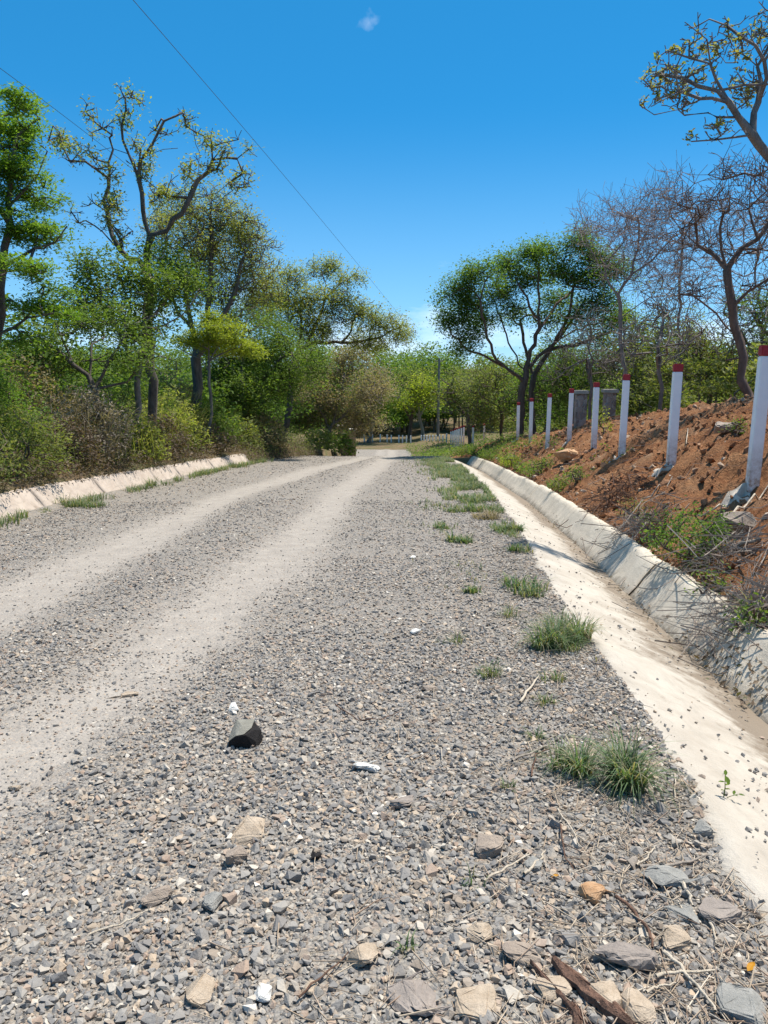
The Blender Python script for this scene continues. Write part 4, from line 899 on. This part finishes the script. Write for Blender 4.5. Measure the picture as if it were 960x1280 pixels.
# right bank
RB = [(860, 700, .80, .55, 'leaf_deep', 'bushy green plant hanging over the lip of the grey gutter wall', 2600, .034),
      (826, 672, .55, .38, 'leaf_mid', 'smaller green plant left of the bushy one, among dry brush', 500, .03),
      (720, 603, .5, .28, 'leaf_mid', 'low green plant at the bank foot right of the orange boulder', 420, .035),
      (887, 745, .32, .22, 'leaf_mid', 'thin green plant leaning out over the gutter wall near the right edge', 260, .03),
      (920, 543, .36, .22, 'leaf_mid', 'small light green plant on the bank just left of the nearest white post', 260, .035),
      (755, 542, .5, .75, 'leaf_lime', 'single upright yellow green sapling on the bank behind the white posts', 340, .045),
      (700, 612, .5, .25, 'leaf_olive', 'dull green weed patch on the gutter wall below the orange boulder', 420, .035),
      (676, 590, .8, .35, 'leaf_mid', 'green weedy plant on the bank foot left of the orange boulder', 600, .045),
      (640, 582, .9, .35, 'leaf_lime', 'light green weedy plant along the top of the far gutter wall', 600, .05),
      (612, 573, 1.1, .4, 'leaf_mid', 'green weedy plant where the gutter begins far off', 700, .06),
      (580, 569, 1.2, .42, 'leaf_olive', 'olive grassy plant at the far start of the gutter', 700, .065),
      (548, 567, 1.4, .45, 'leaf_mid', 'low green plant by the road where the far gutter ends', 700, .07),
      (598, 550, 1.6, .8, 'leaf_mid', 'leafy green plant between the pair of white posts past the bank', 900, .09),
      (945, 800, .3, .3, 'leaf_mid', 'green leaves among dry sticks by the gutter at the right edge', 260, .035),
      (790, 648, .35, .25, 'leaf_olive', 'dusty green plant among twigs left of the second nearest white post', 260, .03)]
for i, (px, py, w, h, lf_, lab, n, ls) in enumerate(RB):
    P = gnd(px, py); shrub(P, w, h, lf_, lab, 400+i, n=n, ls=ls, stems=8, group='plants on the right bank', name='plant', cat='plant', grassy=60 if i in (6, 8, 9, 10, 11) else 0)
n = 22000; y = 8+rng.uniform(0, 1, n)*30; x = eL(y)-np.where(y < 28, .34, -.05)-np.abs(rng.normal(0, .7, n))+.1; hh = rng.uniform(0, 1, n)**1.5*(.2+.25*(fbm(x*1.2, y*1.2, 83, 3)+.4))
V, F = leaves(np.stack([x, y, H(x, y)+.02+hh], 1), .07, .4)
tag(obj('ground_cover', V, F, M['leaf_brown']), 'dry brown and rusty low growth along the top of the left kerb wall', 'ground cover', kind='stuff')
n = 14000; y = 8+rng.uniform(0, 1, n)*30; x = eL(y)-np.where(y < 28, .5, -.1)-np.abs(rng.normal(0, 1.2, n)); hh = rng.uniform(0, 1, n)*(.3+.9*np.clip(fbm(x*.8, y*.8, 84, 3)+.25, 0, 1))
V, F = leaves(np.stack([x, y, H(x, y)+.02+hh], 1), .075, .4)
tag(obj('ground_cover', V, F, M['leaf_olive']), 'olive green weeds filling between the shrubs on the left bank', 'ground cover', kind='stuff')
# ground cover along the far right verge
n = 9000; y = 15+rng.uniform(0, 1, n)**.8*25; x = eR(y)+WG+WW+.05+rng.uniform(0, 1, n)**1.8*1.5
kp = fbm(x*1.3, y*.8, 81, 3) > .04-.01*(y-15); x, y = x[kp], y[kp]
V, F = leaves(np.stack([x, y, H(x, y)+rng.uniform(.03, .28, len(x))*np.clip((y-12)/12, .3, 1)], 1), .075)
tag(obj('ground_cover', V, F, M['leaf_mid']), 'low green weeds covering the foot of the far red bank', 'ground cover', kind='stuff')
n = 5000; y = rng.uniform(37, 66, n); x = eR(y)+rng.uniform(-.3, 4.5, n)
V, F = leaves(np.stack([x, y, H(x, y)+rng.uniform(.02, .45, n)], 1), .13)
tag(obj('ground_cover', V, F, M['leaf_mid']), 'rough green growth right of the road where it drops out of sight', 'ground cover', kind='stuff')
# leaf litter in the gutter and on the bank
n = 900; y = 2.2+rng.uniform(0, 1, n)**1.5*14; x = eR(y)+WG+rng.normal(.02, .11, n)
cen = np.stack([x, y, H(x, y)+.012+rng.uniform(0, .03, n)], 1)
V, F = leaves(cen, .034, .5, 1.5); tag(obj('leaf_litter', V, F, M['leaf_brown']), 'dry brown leaves caught in the bottom of the gutter', 'leaf litter', kind='stuff')
n = 2600; y = 3+rng.uniform(0, 1, n)**1.2*28; u = rng.normal(.0, .10, n)+.12*fbm(y*1.5, 0*y, 95, 3); x = eR(y)+WG+WW+u; s = .012+.05*rng.uniform(0, 1, n)**3
V, F = stones(np.stack([x, y, np.maximum(H(x, y), zr(y)+np.clip(.03+u*1.1, -.3, .03))+s*.3], 1), s*.8, .6); tag(obj('soil_clods', V, F, M['clod']), 'crumbs of soil spilling over the lip of the gutter wall', 'soil clods', kind='stuff')
n = 260; y = rng.uniform(4.2, 5.3, n); x = eR(y)+WG+.05+rng.normal(.06, .09, n)
V, F = leaves(np.stack([x, y, H(x, y)+.03+rng.uniform(0, .06, n)], 1), .045, .42, 1.)
tag(obj('leaf_litter', V, F, M['leaf_brown']), 'heap of curled brown leaves in the gutter at the right edge', 'leaf litter', kind='stuff')

# ---------------------------------------------------------------- grass tufts
def tuft(P, n, h, spread, lean, label, mat='grass', w=.006, extra=None, group='grass tufts on the road shoulder'):
    m = max(2, int(4+spread*14)); bl = []
    for _ in range(m):
        q = rng.normal(0, .4, 2)*spread; k_ = rng.uniform(.35, 1.1)
        bl.append(blades((q[0], q[1], 0), max(4, int(n/m*rng.uniform(.4, 1.3))), h*k_, spread*.32+.012, lean*rng.uniform(.8, 1.25), w*rng.uniform(.75, 1.1)))
    V, F = cat_mesh(bl)
    if extra: V, F = cat_mesh([(V, F)]+extra)
    return tag(obj('grass_tuft', V, F, M[mat], loc=[float(q) for q in P]), label, 'grass tuft', group)
P = gnd(775, 985); tuft(P, 520, .25, .085, 1.2, 'largest bright green grass tuft on the near right shoulder', 'grass', .007, [blades((-.13, .10, 0), 110, .17, .05, 1.3, .006), blades((-.2, .16, 0), 60, .12, .05, 1.3, .005), blades((.03, .1, 0), 60, .15, .05, .9)])
P = gnd(686, 808); tuft(P, 420, .23, .14, 1.05, 'big grass tuft of two clumps beside the middle of the gutter', 'grass', .008, [blades((.21, .12, 0), 190, .19, .09, 1.05, .008), blades((.1, -.05, 0), 90, .13, .1, 1.2, .007), blades((.13, .24, 0), 120, .16, .12, 1.2, .007)])
TF = [(590, 628, 200, .2, .35, 'green tuft filling the middle of the far shoulder strip'), (612, 648, 180, .2, .28, 'bright tuft just before the tall one against the gutter edge'), (565, 588, 260, .22, .6, 'green tuft at the far end of the shoulder strip'), (582, 604, 220, .2, .4, 'narrow green tuft close to the far gutter edge'), (648, 690, 60, .13, .14, 'small tuft at the gutter edge below the tall bright one'), (556, 660, 90, .1, .25, 'thin pale tuft on open gravel at the left of the shoulder strip'), (608, 845, 70, .12, .07, 'short green grass tuft below and left of the two clump tuft'), (574, 805, 60, .09, .08, 'pale yellowish grass tuft in open gravel left of the two clump tuft', ), (672, 878, 60, .09, .07, 'low grass tuft mixed with a pale twig above the largest tuft'), (697, 853, 50, .10, .06, 'thin grass tuft right of the pale twig'), (588, 741, 60, .12, .08, 'small dark green tuft at the left end of a row of three'), (634, 772, 80, .13, .11, 'medium tuft just behind the two clump tuft'), (640, 740, 170, .15, .28, 'wide sparse olive tuft in the middle of a row of three'), (662, 746, 60, .12, .09, 'small green tuft at the right end of a row of three'), (575, 678, 120, .12, .22, 'wide low tuft on the shoulder left of the gutter bend'), (636, 664, 170, .2, .16, 'tall bright tuft against the gutter edge'), (600, 640, 200, .17, .3, 'wide bright tuft beside the gutter far off'), (566, 640, 90, .13, .22, 'faint tuft left of the wide bright one'), (585, 612, 260, .2, .4, 'long bright green tuft on the far shoulder'), (562, 625, 70, .12, .25, 'small far tuft near the road middle'), (575, 597, 220, .22, .4, 'far bright tuft where the shoulder narrows'), (668, 925, 40, .08, .05, 'tiny tuft left of the largest tuft'), (590, 1108, 22, .05, .03, 'tiny green sprout in the lower gravel'), (632, 990, 20, .05, .03, 'tiny green sprout left of the largest tuft'), (512, 1190, 14, .05, .02, 'tiny green sprout above the purplish slab')]
for i, (px, py, n, h, s, lab) in enumerate(TF):
    P = gnd(px, py); n = int(n*(1 if P[1] < 7 else 2.2)); tuft(P, n, h, s, 1.1, lab, 'grass_dry' if i == 1 else 'grass', .006 if P[1] < 6 else .016)
for i, (px, py, n, h, s, lab) in enumerate([(75, 632, 220, .24, .30, 'long grass tuft at the foot of the kerb wall at far left'), (110, 634, 220, .22, .4, 'grey green grass tuft right of the far left tuft at the kerb foot'), (182, 606, 160, .28, .25, 'grass tuft reaching up the kerb wall past the shadow stripes'), (245, 594, 200, .24, .4, 'bright grass tuft along the kerb foot in the middle'), (290, 585, 240, .3, .4, 'grass tuft at the kerb foot below the sunlit shrub'), (322, 577, 240, .34, .45, 'far grass tuft at the end of the visible kerb wall'), (55, 641, 100, .12, .2, 'low dry weeds at the kerb foot at the left edge')]):
    P = gnd(px, py); P[0] = max(P[0], float(eL(P[1]))+.12); P[2] = h1(P[0], P[1]); tuft(P, n, h, s, 1.0, lab, 'grass', .013, group='grass tufts at the foot of the left kerb wall')
for px, py, lab in [(940, 775, 'broad green grass tuft beside the dry sticks at the right edge')]:
    P = gnd(px, py); tuft(P, 70, .34, .07, 1.2, lab, 'grass', .014, group='grass on the right bank')
n = 16000; y = 4+rng.uniform(0, 1, n)**.8*28; x = eR(y)-.06-np.abs(rng.normal(0, .42, n))*np.clip(y/9, .6, 1.4)
kp = (fbm(x*1.6, y*.7, 91, 3)+.10*np.exp(-((eR(y)-x)/.5)**2) > .10-.09*np.clip((y-8)/6, 0, 1)) ; x, y = x[kp], y[kp]
V, F = blades((0, 0, 0), len(x), .11, 0.0, 1.2, .009, 3); V = V.reshape(len(x), -1, 3)*np.clip(y/10, .7, 1.6)[:, None, None]+np.stack([x, y, H(x, y)], 1)[:, None]
tag(obj('grass', V.reshape(-1, 3), F, M['grass']), 'short ragged grass growing in patches along the right shoulder', 'grass', kind='stuff')
n = 2600; y = rng.uniform(9, 30, n); x = eL(y)+.03+np.abs(rng.normal(0, .16, n))
kp = fbm(x*1.2, y*.8, 92, 3) > .0; x, y = x[kp], y[kp]
V, F = blades((0, 0, 0), len(x), .2, 0.0, 1.0, .014, 3); V = V.reshape(len(x), -1, 3)+np.stack([x, y, H(x, y)], 1)[:, None]
tag(obj('grass', V.reshape(-1, 3), F, M['grass']), 'patchy grass along the foot of the left kerb wall', 'grass', kind='stuff')
# weed growing at the gutter edge
P = gnd(904, 1000); e = empty('weed', P, 'small leafy weed sprouting from the gravel at the gutter edge', 'weed')
V, F = cat_mesh([tube([(0, 0, -.01), (.003, 0, .05), (0, .004, .1)], [.0025, .002, .001], 5), tube([(0, 0, 0), (.02, -.01, .02), (.045, -.02, .035)], [.002, .0015, .001], 4)]); obj('stem', V, F, M['leaf_mid'], e)
def leafat(c, d, L, W):
    c = np.array(c, float); d = unit(d); s = unit(np.cross(d, [0, 0, 1.])); u = np.cross(s, d)
    ts = [0, .25, .55, .85, 1]; ws = [.05, .75, 1, .5, .02]; V = []
    for t, w_ in zip(ts, ws): V += [c+d*L*t-s*W*.5*w_+u*.1*W*w_, c+d*L*t-u*.06*L*t, c+d*L*t+s*W*.5*w_+u*.1*W*w_]
    return np.array(V), grid(5, 3)
V, F = cat_mesh([leafat((0, 0, .1), (.1, -.5, -.5), .035, .022), leafat((0, 0, .1), (.2, .5, .4), .025, .014), leafat((0, 0, .075), (-1, -.1, .1), .026, .013), leafat((0, 0, .06), (1, -.1, .4), .022, .012), leafat((0, 0, .045), (.6, -.4, .2), .022, .013), leafat((0, 0, .04), (-.6, -.3, .2), .018, .011), leafat((.045, -.02, .035), (1, -.2, -.1), .024, .014), leafat((.03, -.015, .03), (.4, -1, .3), .02, .012), leafat((.03, -.015, .03), (.5, .7, .5), .02, .012)])
obj('leaves', V, F, M['leaf_mid'], e)

# ---------------------------------------------------------------- fallen wood, twigs, straw
def stick(pxs, rad, mat, label, name='fallen_twig', group='fallen twigs on the road shoulder', lift=.012, fork=None):
    pts = [gnd(*q) for q in pxs]; P = []
    for i in range(len(pts)-1):
        for t in np.linspace(0, 1, 5)[:-1]: P.append(pts[i]*(1-t)+pts[i+1]*t)
    P.append(pts[-1]); P = np.array(P); n = len(P); o = P[0].copy(); P[:, 2] = [h1(x, y) for x, y in P[:, :2]]
    P[:, 2] += lift+rad+rng.uniform(0, .008, n); P[:, :2] += rng.normal(0, rad*.45, (n, 2))
    parts = [tube(P, rad*np.linspace(1, .55, n), 6)]
    if fork:
        a = P[n//2]; b = gnd(*fork); Q = np.array([a*(1-t)+b*t+np.array([0, 0, lift*t+.01]) for t in np.linspace(0, 1, 4)]); parts.append(tube(Q, rad*np.linspace(.7, .35, 4), 5))
    V, F = cat_mesh(parts); ob = obj(name, V-o, F, M[mat], smooth=True, loc=[float(q) for q in o]); return tag(ob, label, 'twig', group)
for q in [([(650, 884), (662, 866), (673, 850)], .008, 'wood_pale', 'pale bleached twig by the low tuft above the largest grass tuft'),
          ([(696, 1016), (712, 1040), (726, 1066)], .0035, 'wood_pale', 'straight pale stalk below the largest grass tuft'),
          ([(800, 1092), (840, 1090), (885, 1075)], .006, 'wood_grey', 'bent grey branch lying across the broad grey rock'),
          ([(796, 1090), (812, 1076), (818, 1066)], .004, 'wood_pale', 'short pale twig with a hooked tip by the bent grey branch'),
          ([(770, 1128), (795, 1152), (812, 1180), (816, 1196)], .006, 'wood_brown', 'dark curved twig hanging above the slate slab'),
          ([(606, 1108), (632, 1092), (660, 1077)], .0045, 'wood_pale', 'pale straight twig in the lower right gravel'),
          ([(112, 1178), (150, 1164), (186, 1145)], .0035, 'wood_pale', 'thin straight pale stick in the lower left gravel'),
          ([(374, 1256), (404, 1230), (436, 1202)], .003, 'wood_brown', 'thin brown twig at the bottom left of the purplish slab'),
          ([(830, 1200), (850, 1220), (878, 1248), (896, 1276)], .006, 'wood_pale', 'long pale stick running to the bottom right corner'),
          ([(822, 1228), (850, 1224), (892, 1224)], .005, 'wood_pale', 'pale stick crossing the long stick at the lower right'),
          ([(806, 1252), (825, 1242), (846, 1240)], .004, 'wood_pale', 'short pale stick under the crossing stick'),
          ([(852, 1112), (862, 1130), (866, 1140)], .006, 'wood_pale', 'stubby cream stick beside the big flat rock'),
          ([(887, 1160), (892, 1176), (895, 1190)], .004, 'wood_pale', 'small upright pale stick right of the tan angular rock'),
          ([(843, 1004), (844, 985), (843, 972)], .003, 'wood_pale', 'thin straw standing up right of the largest tuft'),
          ([(640, 958), (668, 946), (690, 936)], .006, 'wood_grey', 'greyish stalk running into the left of the largest tuft'),
          ([(664, 976), (670, 950), (690, 940)], .004, 'wood_brown', 'curved brown stalk left of the largest tuft'),
          ([(420, 886), (448, 905), (478, 903), (500, 894)], .003, 'wood_brown', 'thin forked twig on open gravel right of the black lump'),
          ([(700, 1038), (706, 1078), (716, 1096)], .003, 'wood_brown', 'fine brown stem under the grass near a grey rock'),
          ([(735, 868), (755, 866), (772, 860)], .003, 'wood_pale', 'fine pale straw near the gutter edge'),
          ([(655, 1100), (675, 1082), (682, 1072)], .005, 'wood_pale', 'short pale stick pointing at the oval grey stone')]:
    stick(q[0], q[1], q[2], q[3])
def plank(p0, p1, w, t, label, seed):
    a = gnd(*p0); b = gnd(*p1); r = np.random.default_rng(seed); L = np.linalg.norm(b-a); d = (b-a)/L; s = unit(np.cross(d, [0, 0, 1])); u = np.cross(s, d)
    m = 14; k = 9; V = []
    cs = [(-1, .0), (-.7, .55), (-.35, .75), (-.1, .5), (.1, .95), (.45, .8), (.8, .6), (1, .1), (0, -.3)]
    for i in range(m):
        q = i/(m-1); ww = w*.5*(min(1, .35+2.6*q) if q < .3 else min(1, .45+2.2*(1-q)))*(1+.12*r.normal()); c = a+d*L*q+s*w*.12*math.sin(q*4+seed)+u*.012
        for (x_, z_) in cs: V.append(c+s*(x_*ww+r.normal(0, w*.02))+u*(z_*t+r.normal(0, t*.05)))
    V = np.array(V); F = []
    for i in range(m-1):
        for j in range(k): F.append((i*k+j, i*k+(j+1) % k, (i+1)*k+(j+1) % k, (i+1)*k+j))
    e = obj('split_wood', V-a, F, M['wood_brown'], loc=[float(q) for q in a]); return tag(e, label, 'wood')
plank((694, 1208), (790, 1296), .05, .022, 'split reddish brown piece of rotten wood at the bottom right', 1)
plank((664, 1212), (740, 1300), .016, .014, 'thin dark strip of bark beside the split brown wood', 2)
plank((716, 1262), (726, 1300), .03, .014, 'short brown wood chip at the bottom edge below the split wood', 3)
P = gnd(936, 1220); V, F = leafat((-.01, -.01, .02), (.5, .4, .15), .036, .019); tag(obj('fallen_leaf', V, F, M['leaf_amber'], loc=[float(q) for q in P]), 'single amber yellow fallen leaf near the bottom right corner', 'leaf', 'bright fallen leaves')
P = gnd(692, 1100); V, F = leafat((-.01, -.01, .015), (1, .2, .1), .026, .012); tag(obj('fallen_leaf', V, F, M['leaf_amber'], loc=[float(q) for q in P]), 'tiny amber fallen leaf between stones left of the orange rock', 'leaf', 'bright fallen leaves')
def sticks(n, xy, L, r, seed, zs=.05, tilt=.25, k=4):
    rg = np.random.default_rng(seed); parts = []
    for i in range(n):
        x, y = xy(rg); a = rg.uniform(0, 2*math.pi); l = rg.uniform(*L); d = np.array([math.cos(a), math.sin(a), rg.normal(0, tilt)]); d /= np.linalg.norm(d)
        c = np.array([x, y, h1(x, y)+.01+abs(rg.normal(0, zs))]); s = rg.normal(0, .08*l, 3); s[2] *= .3
        P = np.array([c-d*l*.5, c+s*.6, c+d*l*.25+s, c+d*l*.5]); P[:, 2] = np.maximum(P[:, 2], H(P[:, 0], P[:, 1])+.006)
        parts.append(tube(P, rg.uniform(*r)*np.array([1, .9, .75, .4]), k))
    return cat_mesh(parts)
def sh_xy(rg):
    y = 1.5+rg.uniform(0, 1)**1.6*9; return float(eR(y))-.03-abs(rg.normal(0, .55)), y
V, F = sticks(2300, sh_xy, (.03, .15), (.0008, .0022), 71, .008, .05); tag(obj('straw_litter', V, F, M['straw']), 'fine dry straw and stalks strewn over the right shoulder', 'straw', kind='stuff')
def bank_xy(rg):
    y = 5+rg.uniform(0, 1)**1.3*22; return float(eR(y))+WG+WW+rg.uniform(.05, 3.4), y
V, F = sticks(230, bank_xy, (.15, .7), (.002, .007), 72, .03, .12); tag(obj('twig_litter', V, F, M['brush']), 'dry twigs strewn over the red bank', 'twig litter', kind='stuff')
def brush_at(px, py, sx, sy, n, label, seed, L=(.25, .8), r=(.002, .007), mat='brush'):
    c = gnd(px, py); V, F = sticks(n, lambda rg: (c[0]+rg.normal(0, sx), c[1]+rg.normal(0, sy)), L, r, seed, .12, .4); o = np.array(c)
    B, G = blades((0, 0, 0), n, .32, sx*1.4, 1.25, .006); B = B+c; B[:, 2] += H(B[:, 0], B[:, 1])-c[2]
    V, F = cat_mesh([(V, F), (B, G)])
    return tag(obj('brush_pile', V-o, F, M[mat], loc=[float(q) for q in c]), label, 'brushwood', 'heaps of cut dry brush')
brush_at(795, 668, .24, .36, 120, 'tangled grey brush heap beside the leafy plant above the gutter wall', 81)
brush_at(930, 775, .18, .30, 150, 'dry brush heap spilling towards the gutter at the right edge', 82)
brush_at(770, 625, .25, .5, 110, 'brown twig heap at the bank foot below the third nearest white post', 83, (.2, .6), (.003, .008), 'wood_brown')
brush_at(900, 700, .22, .35, 110, 'sparse dry stalks right of the leafy plant on the bank', 84)
for pxs, rad, mat, lab in [([(872, 650), (892, 642), (914, 634)], .014, 'wood_pale', 'pale straight stick above the leafy plant on the bank'), ([(908, 648), (935, 636), (962, 608)], .016, 'wood_pale', 'long pale branch at the right edge below the nearest white post'), ([(805, 628), (824, 610), (840, 600)], .012, 'wood_grey', 'grey stick propped near the footing of the second nearest white post'), ([(915, 690), (935, 685), (948, 682)], .022, 'wood_grey', 'short thick root end sticking out of the bank'), ([(858, 560), (858, 548), (859, 540)], .012, 'wood_pale', 'small pale stump of a stake on the bank right of the second nearest white post'),
                           ([(885, 815), (920, 790), (958, 768)], .008, 'wood_grey', 'long thin grey stem overhanging the gutter wall at the right edge'), ([(760, 735), (790, 715), (815, 700)], .006, 'wood_grey', 'thin stem leaning down the gutter wall near the leafy plant')]:
    stick(pxs, rad, mat, lab, 'dry_branch', 'loose branches on the right bank', .03)

# ---------------------------------------------------------------- sky, sun, camera
W = bpy.data.worlds.new('World'); C.world = W; W.use_nodes = True
nt = W.node_tree; nt.nodes.clear(); N = nt.nodes.new; Lk = nt.links.new
out = N('ShaderNodeOutputWorld'); bg = N('ShaderNodeBackground'); sky = N('ShaderNodeTexSky'); sky.sky_type = 'NISHITA'; sky.sun_disc = False
EL = R(68); AZ = R(52)         # azimuth from +Y, towards +X
sky.sun_elevation = EL; sky.sun_rotation = AZ; sky.air_density = .6; sky.dust_density = 0; sky.ozone_density = 5; sky.altitude = 1000
hs = N('ShaderNodeHueSaturation'); hs.inputs['Saturation'].default_value = 1.3; hs.inputs['Hue'].default_value = .487
Lk(sky.outputs[0], hs.inputs['Color'])
tc = N('ShaderNodeTexCoord'); mp = N('ShaderNodeMapping'); mp.inputs['Scale'].default_value = (1, 1, 3.2); Lk(tc.outputs['Generated'], mp.inputs[0])
nz = N('ShaderNodeTexNoise'); nz.inputs['Scale'].default_value = 5; nz.inputs['Detail'].default_value = 7; nz.inputs['Roughness'].default_value = .6; Lk(mp.outputs[0], nz.inputs['Vector'])
sx = N('ShaderNodeSeparateXYZ'); Lk(tc.outputs['Generated'], sx.inputs[0])
lo = N('ShaderNodeMapRange'); lo.inputs[1].default_value = .02; lo.inputs[2].default_value = .26; lo.inputs[3].default_value = .22; lo.inputs[4].default_value = -.12; Lk(sx.outputs[2], lo.inputs[0])
ad = N('ShaderNodeMath'); ad.operation = 'ADD'; Lk(nz.outputs['Fac'], ad.inputs[0]); Lk(lo.outputs[0], ad.inputs[1])
cm = N('ShaderNodeMapRange'); cm.inputs[1].default_value = .68; cm.inputs[2].default_value = .95; cm.inputs[3].default_value = 0; cm.inputs[4].default_value = .6; Lk(ad.outputs[0], cm.inputs[0])
dt_ = N('ShaderNodeVectorMath'); dt_.operation = 'DISTANCE'; Lk(tc.outputs['Generated'], dt_.inputs[0]); _a, _b = ray(461, 28); _v = unit([_a, 1, _b]); dt_.inputs[1].default_value = tuple(float(q) for q in _v)
n2 = N('ShaderNodeTexNoise'); n2.inputs['Scale'].default_value = 60; n2.inputs['Detail'].default_value = 6; Lk(tc.outputs['Generated'], n2.inputs['Vector'])
d2 = N('ShaderNodeMath'); d2.operation = 'MULTIPLY'; d2.inputs[1].default_value = 22; Lk(dt_.outputs['Value'], d2.inputs[0])
d3 = N('ShaderNodeMath'); d3.operation = 'SUBTRACT'; Lk(n2.outputs['Fac'], d3.inputs[0]); Lk(d2.outputs[0], d3.inputs[1])
m2 = N('ShaderNodeMapRange'); m2.inputs[1].default_value = .30; m2.inputs[2].default_value = .65; m2.inputs[3].default_value = 0; m2.inputs[4].default_value = .15; Lk(d3.outputs[0], m2.inputs[0])
m3 = N('ShaderNodeMath'); m3.operation = 'MAXIMUM'; Lk(m2.outputs[0], m3.inputs[0]); Lk(cm.outputs[0], m3.inputs[1]); cm = m3
mx = N('ShaderNodeMix'); mx.data_type = 'RGBA'; mx.inputs[7].default_value = (9, 9.3, 9.8, 1); Lk(cm.outputs[0], mx.inputs[0]); fb = N('ShaderNodeMix'); fb.data_type = 'RGBA'; fb.inputs[0].default_value = .4; fb.inputs[7].default_value = (.32, 2.45, 5.4, 1); Lk(hs.outputs[0], fb.inputs[6]); hz = N('ShaderNodeMapRange'); hz.interpolation_type = 'SMOOTHSTEP'; hz.inputs[1].default_value = -.02; hz.inputs[2].default_value = .30; hz.inputs[3].default_value = .5; hz.inputs[4].default_value = 0; Lk(sx.outputs[2], hz.inputs[0])
h2 = N('ShaderNodeMix'); h2.data_type = 'RGBA'; h2.inputs[7].default_value = (2.6, 4.6, 6.2, 1); Lk(hz.outputs[0], h2.inputs[0]); Lk(fb.outputs[2], h2.inputs[6])
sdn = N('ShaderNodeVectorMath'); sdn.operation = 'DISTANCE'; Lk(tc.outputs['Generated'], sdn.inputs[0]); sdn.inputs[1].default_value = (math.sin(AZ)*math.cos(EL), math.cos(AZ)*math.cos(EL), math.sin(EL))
sg = N('ShaderNodeMapRange'); sg.interpolation_type = 'SMOOTHSTEP'; sg.inputs[1].default_value = .0; sg.inputs[2].default_value = .85; sg.inputs[3].default_value = .85; sg.inputs[4].default_value = 0; Lk(sdn.outputs['Value'], sg.inputs[0])  # white glow around the out-of-view sun, added to whiten the ambient light
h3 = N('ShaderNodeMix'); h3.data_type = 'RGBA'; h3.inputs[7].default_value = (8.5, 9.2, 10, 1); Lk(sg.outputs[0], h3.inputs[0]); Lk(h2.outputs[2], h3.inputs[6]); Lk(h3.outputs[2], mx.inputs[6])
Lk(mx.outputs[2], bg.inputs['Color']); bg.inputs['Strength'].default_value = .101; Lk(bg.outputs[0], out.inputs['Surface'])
sl_ = bpy.data.lights.new('sun', 'SUN'); sl_.energy = 4.1; sl_.angle = R(.53); sl_.color = (1, .94, .85)
so = bpy.data.objects.new('sun', sl_); COL.objects.link(so)
from mathutils import Vector
sd = Vector((math.sin(AZ)*math.cos(EL), math.cos(AZ)*math.cos(EL), math.sin(EL))); so.rotation_euler = sd.to_track_quat('Z', 'Y').to_euler(); so.location = (0, 10, 30)
cam = bpy.data.cameras.new('camera'); cam.sensor_fit = 'HORIZONTAL'; cam.sensor_width = 36; cam.lens = 36; cam.clip_end = 2000; cam.clip_start = .05
co = bpy.data.objects.new('camera', cam); COL.objects.link(co); co.location = (0, 0, CAMH); co.rotation_euler = (R(90)-PITCH, 0, 0); C.camera = co
vs = C.view_settings; vs.view_transform = 'Standard'; vs.look = 'None'; vs.exposure = .78; vs.gamma = 1; vs.use_curve_mapping = False
C.cycles.max_bounces = 8; C.cycles.transparent_max_bounces = 8
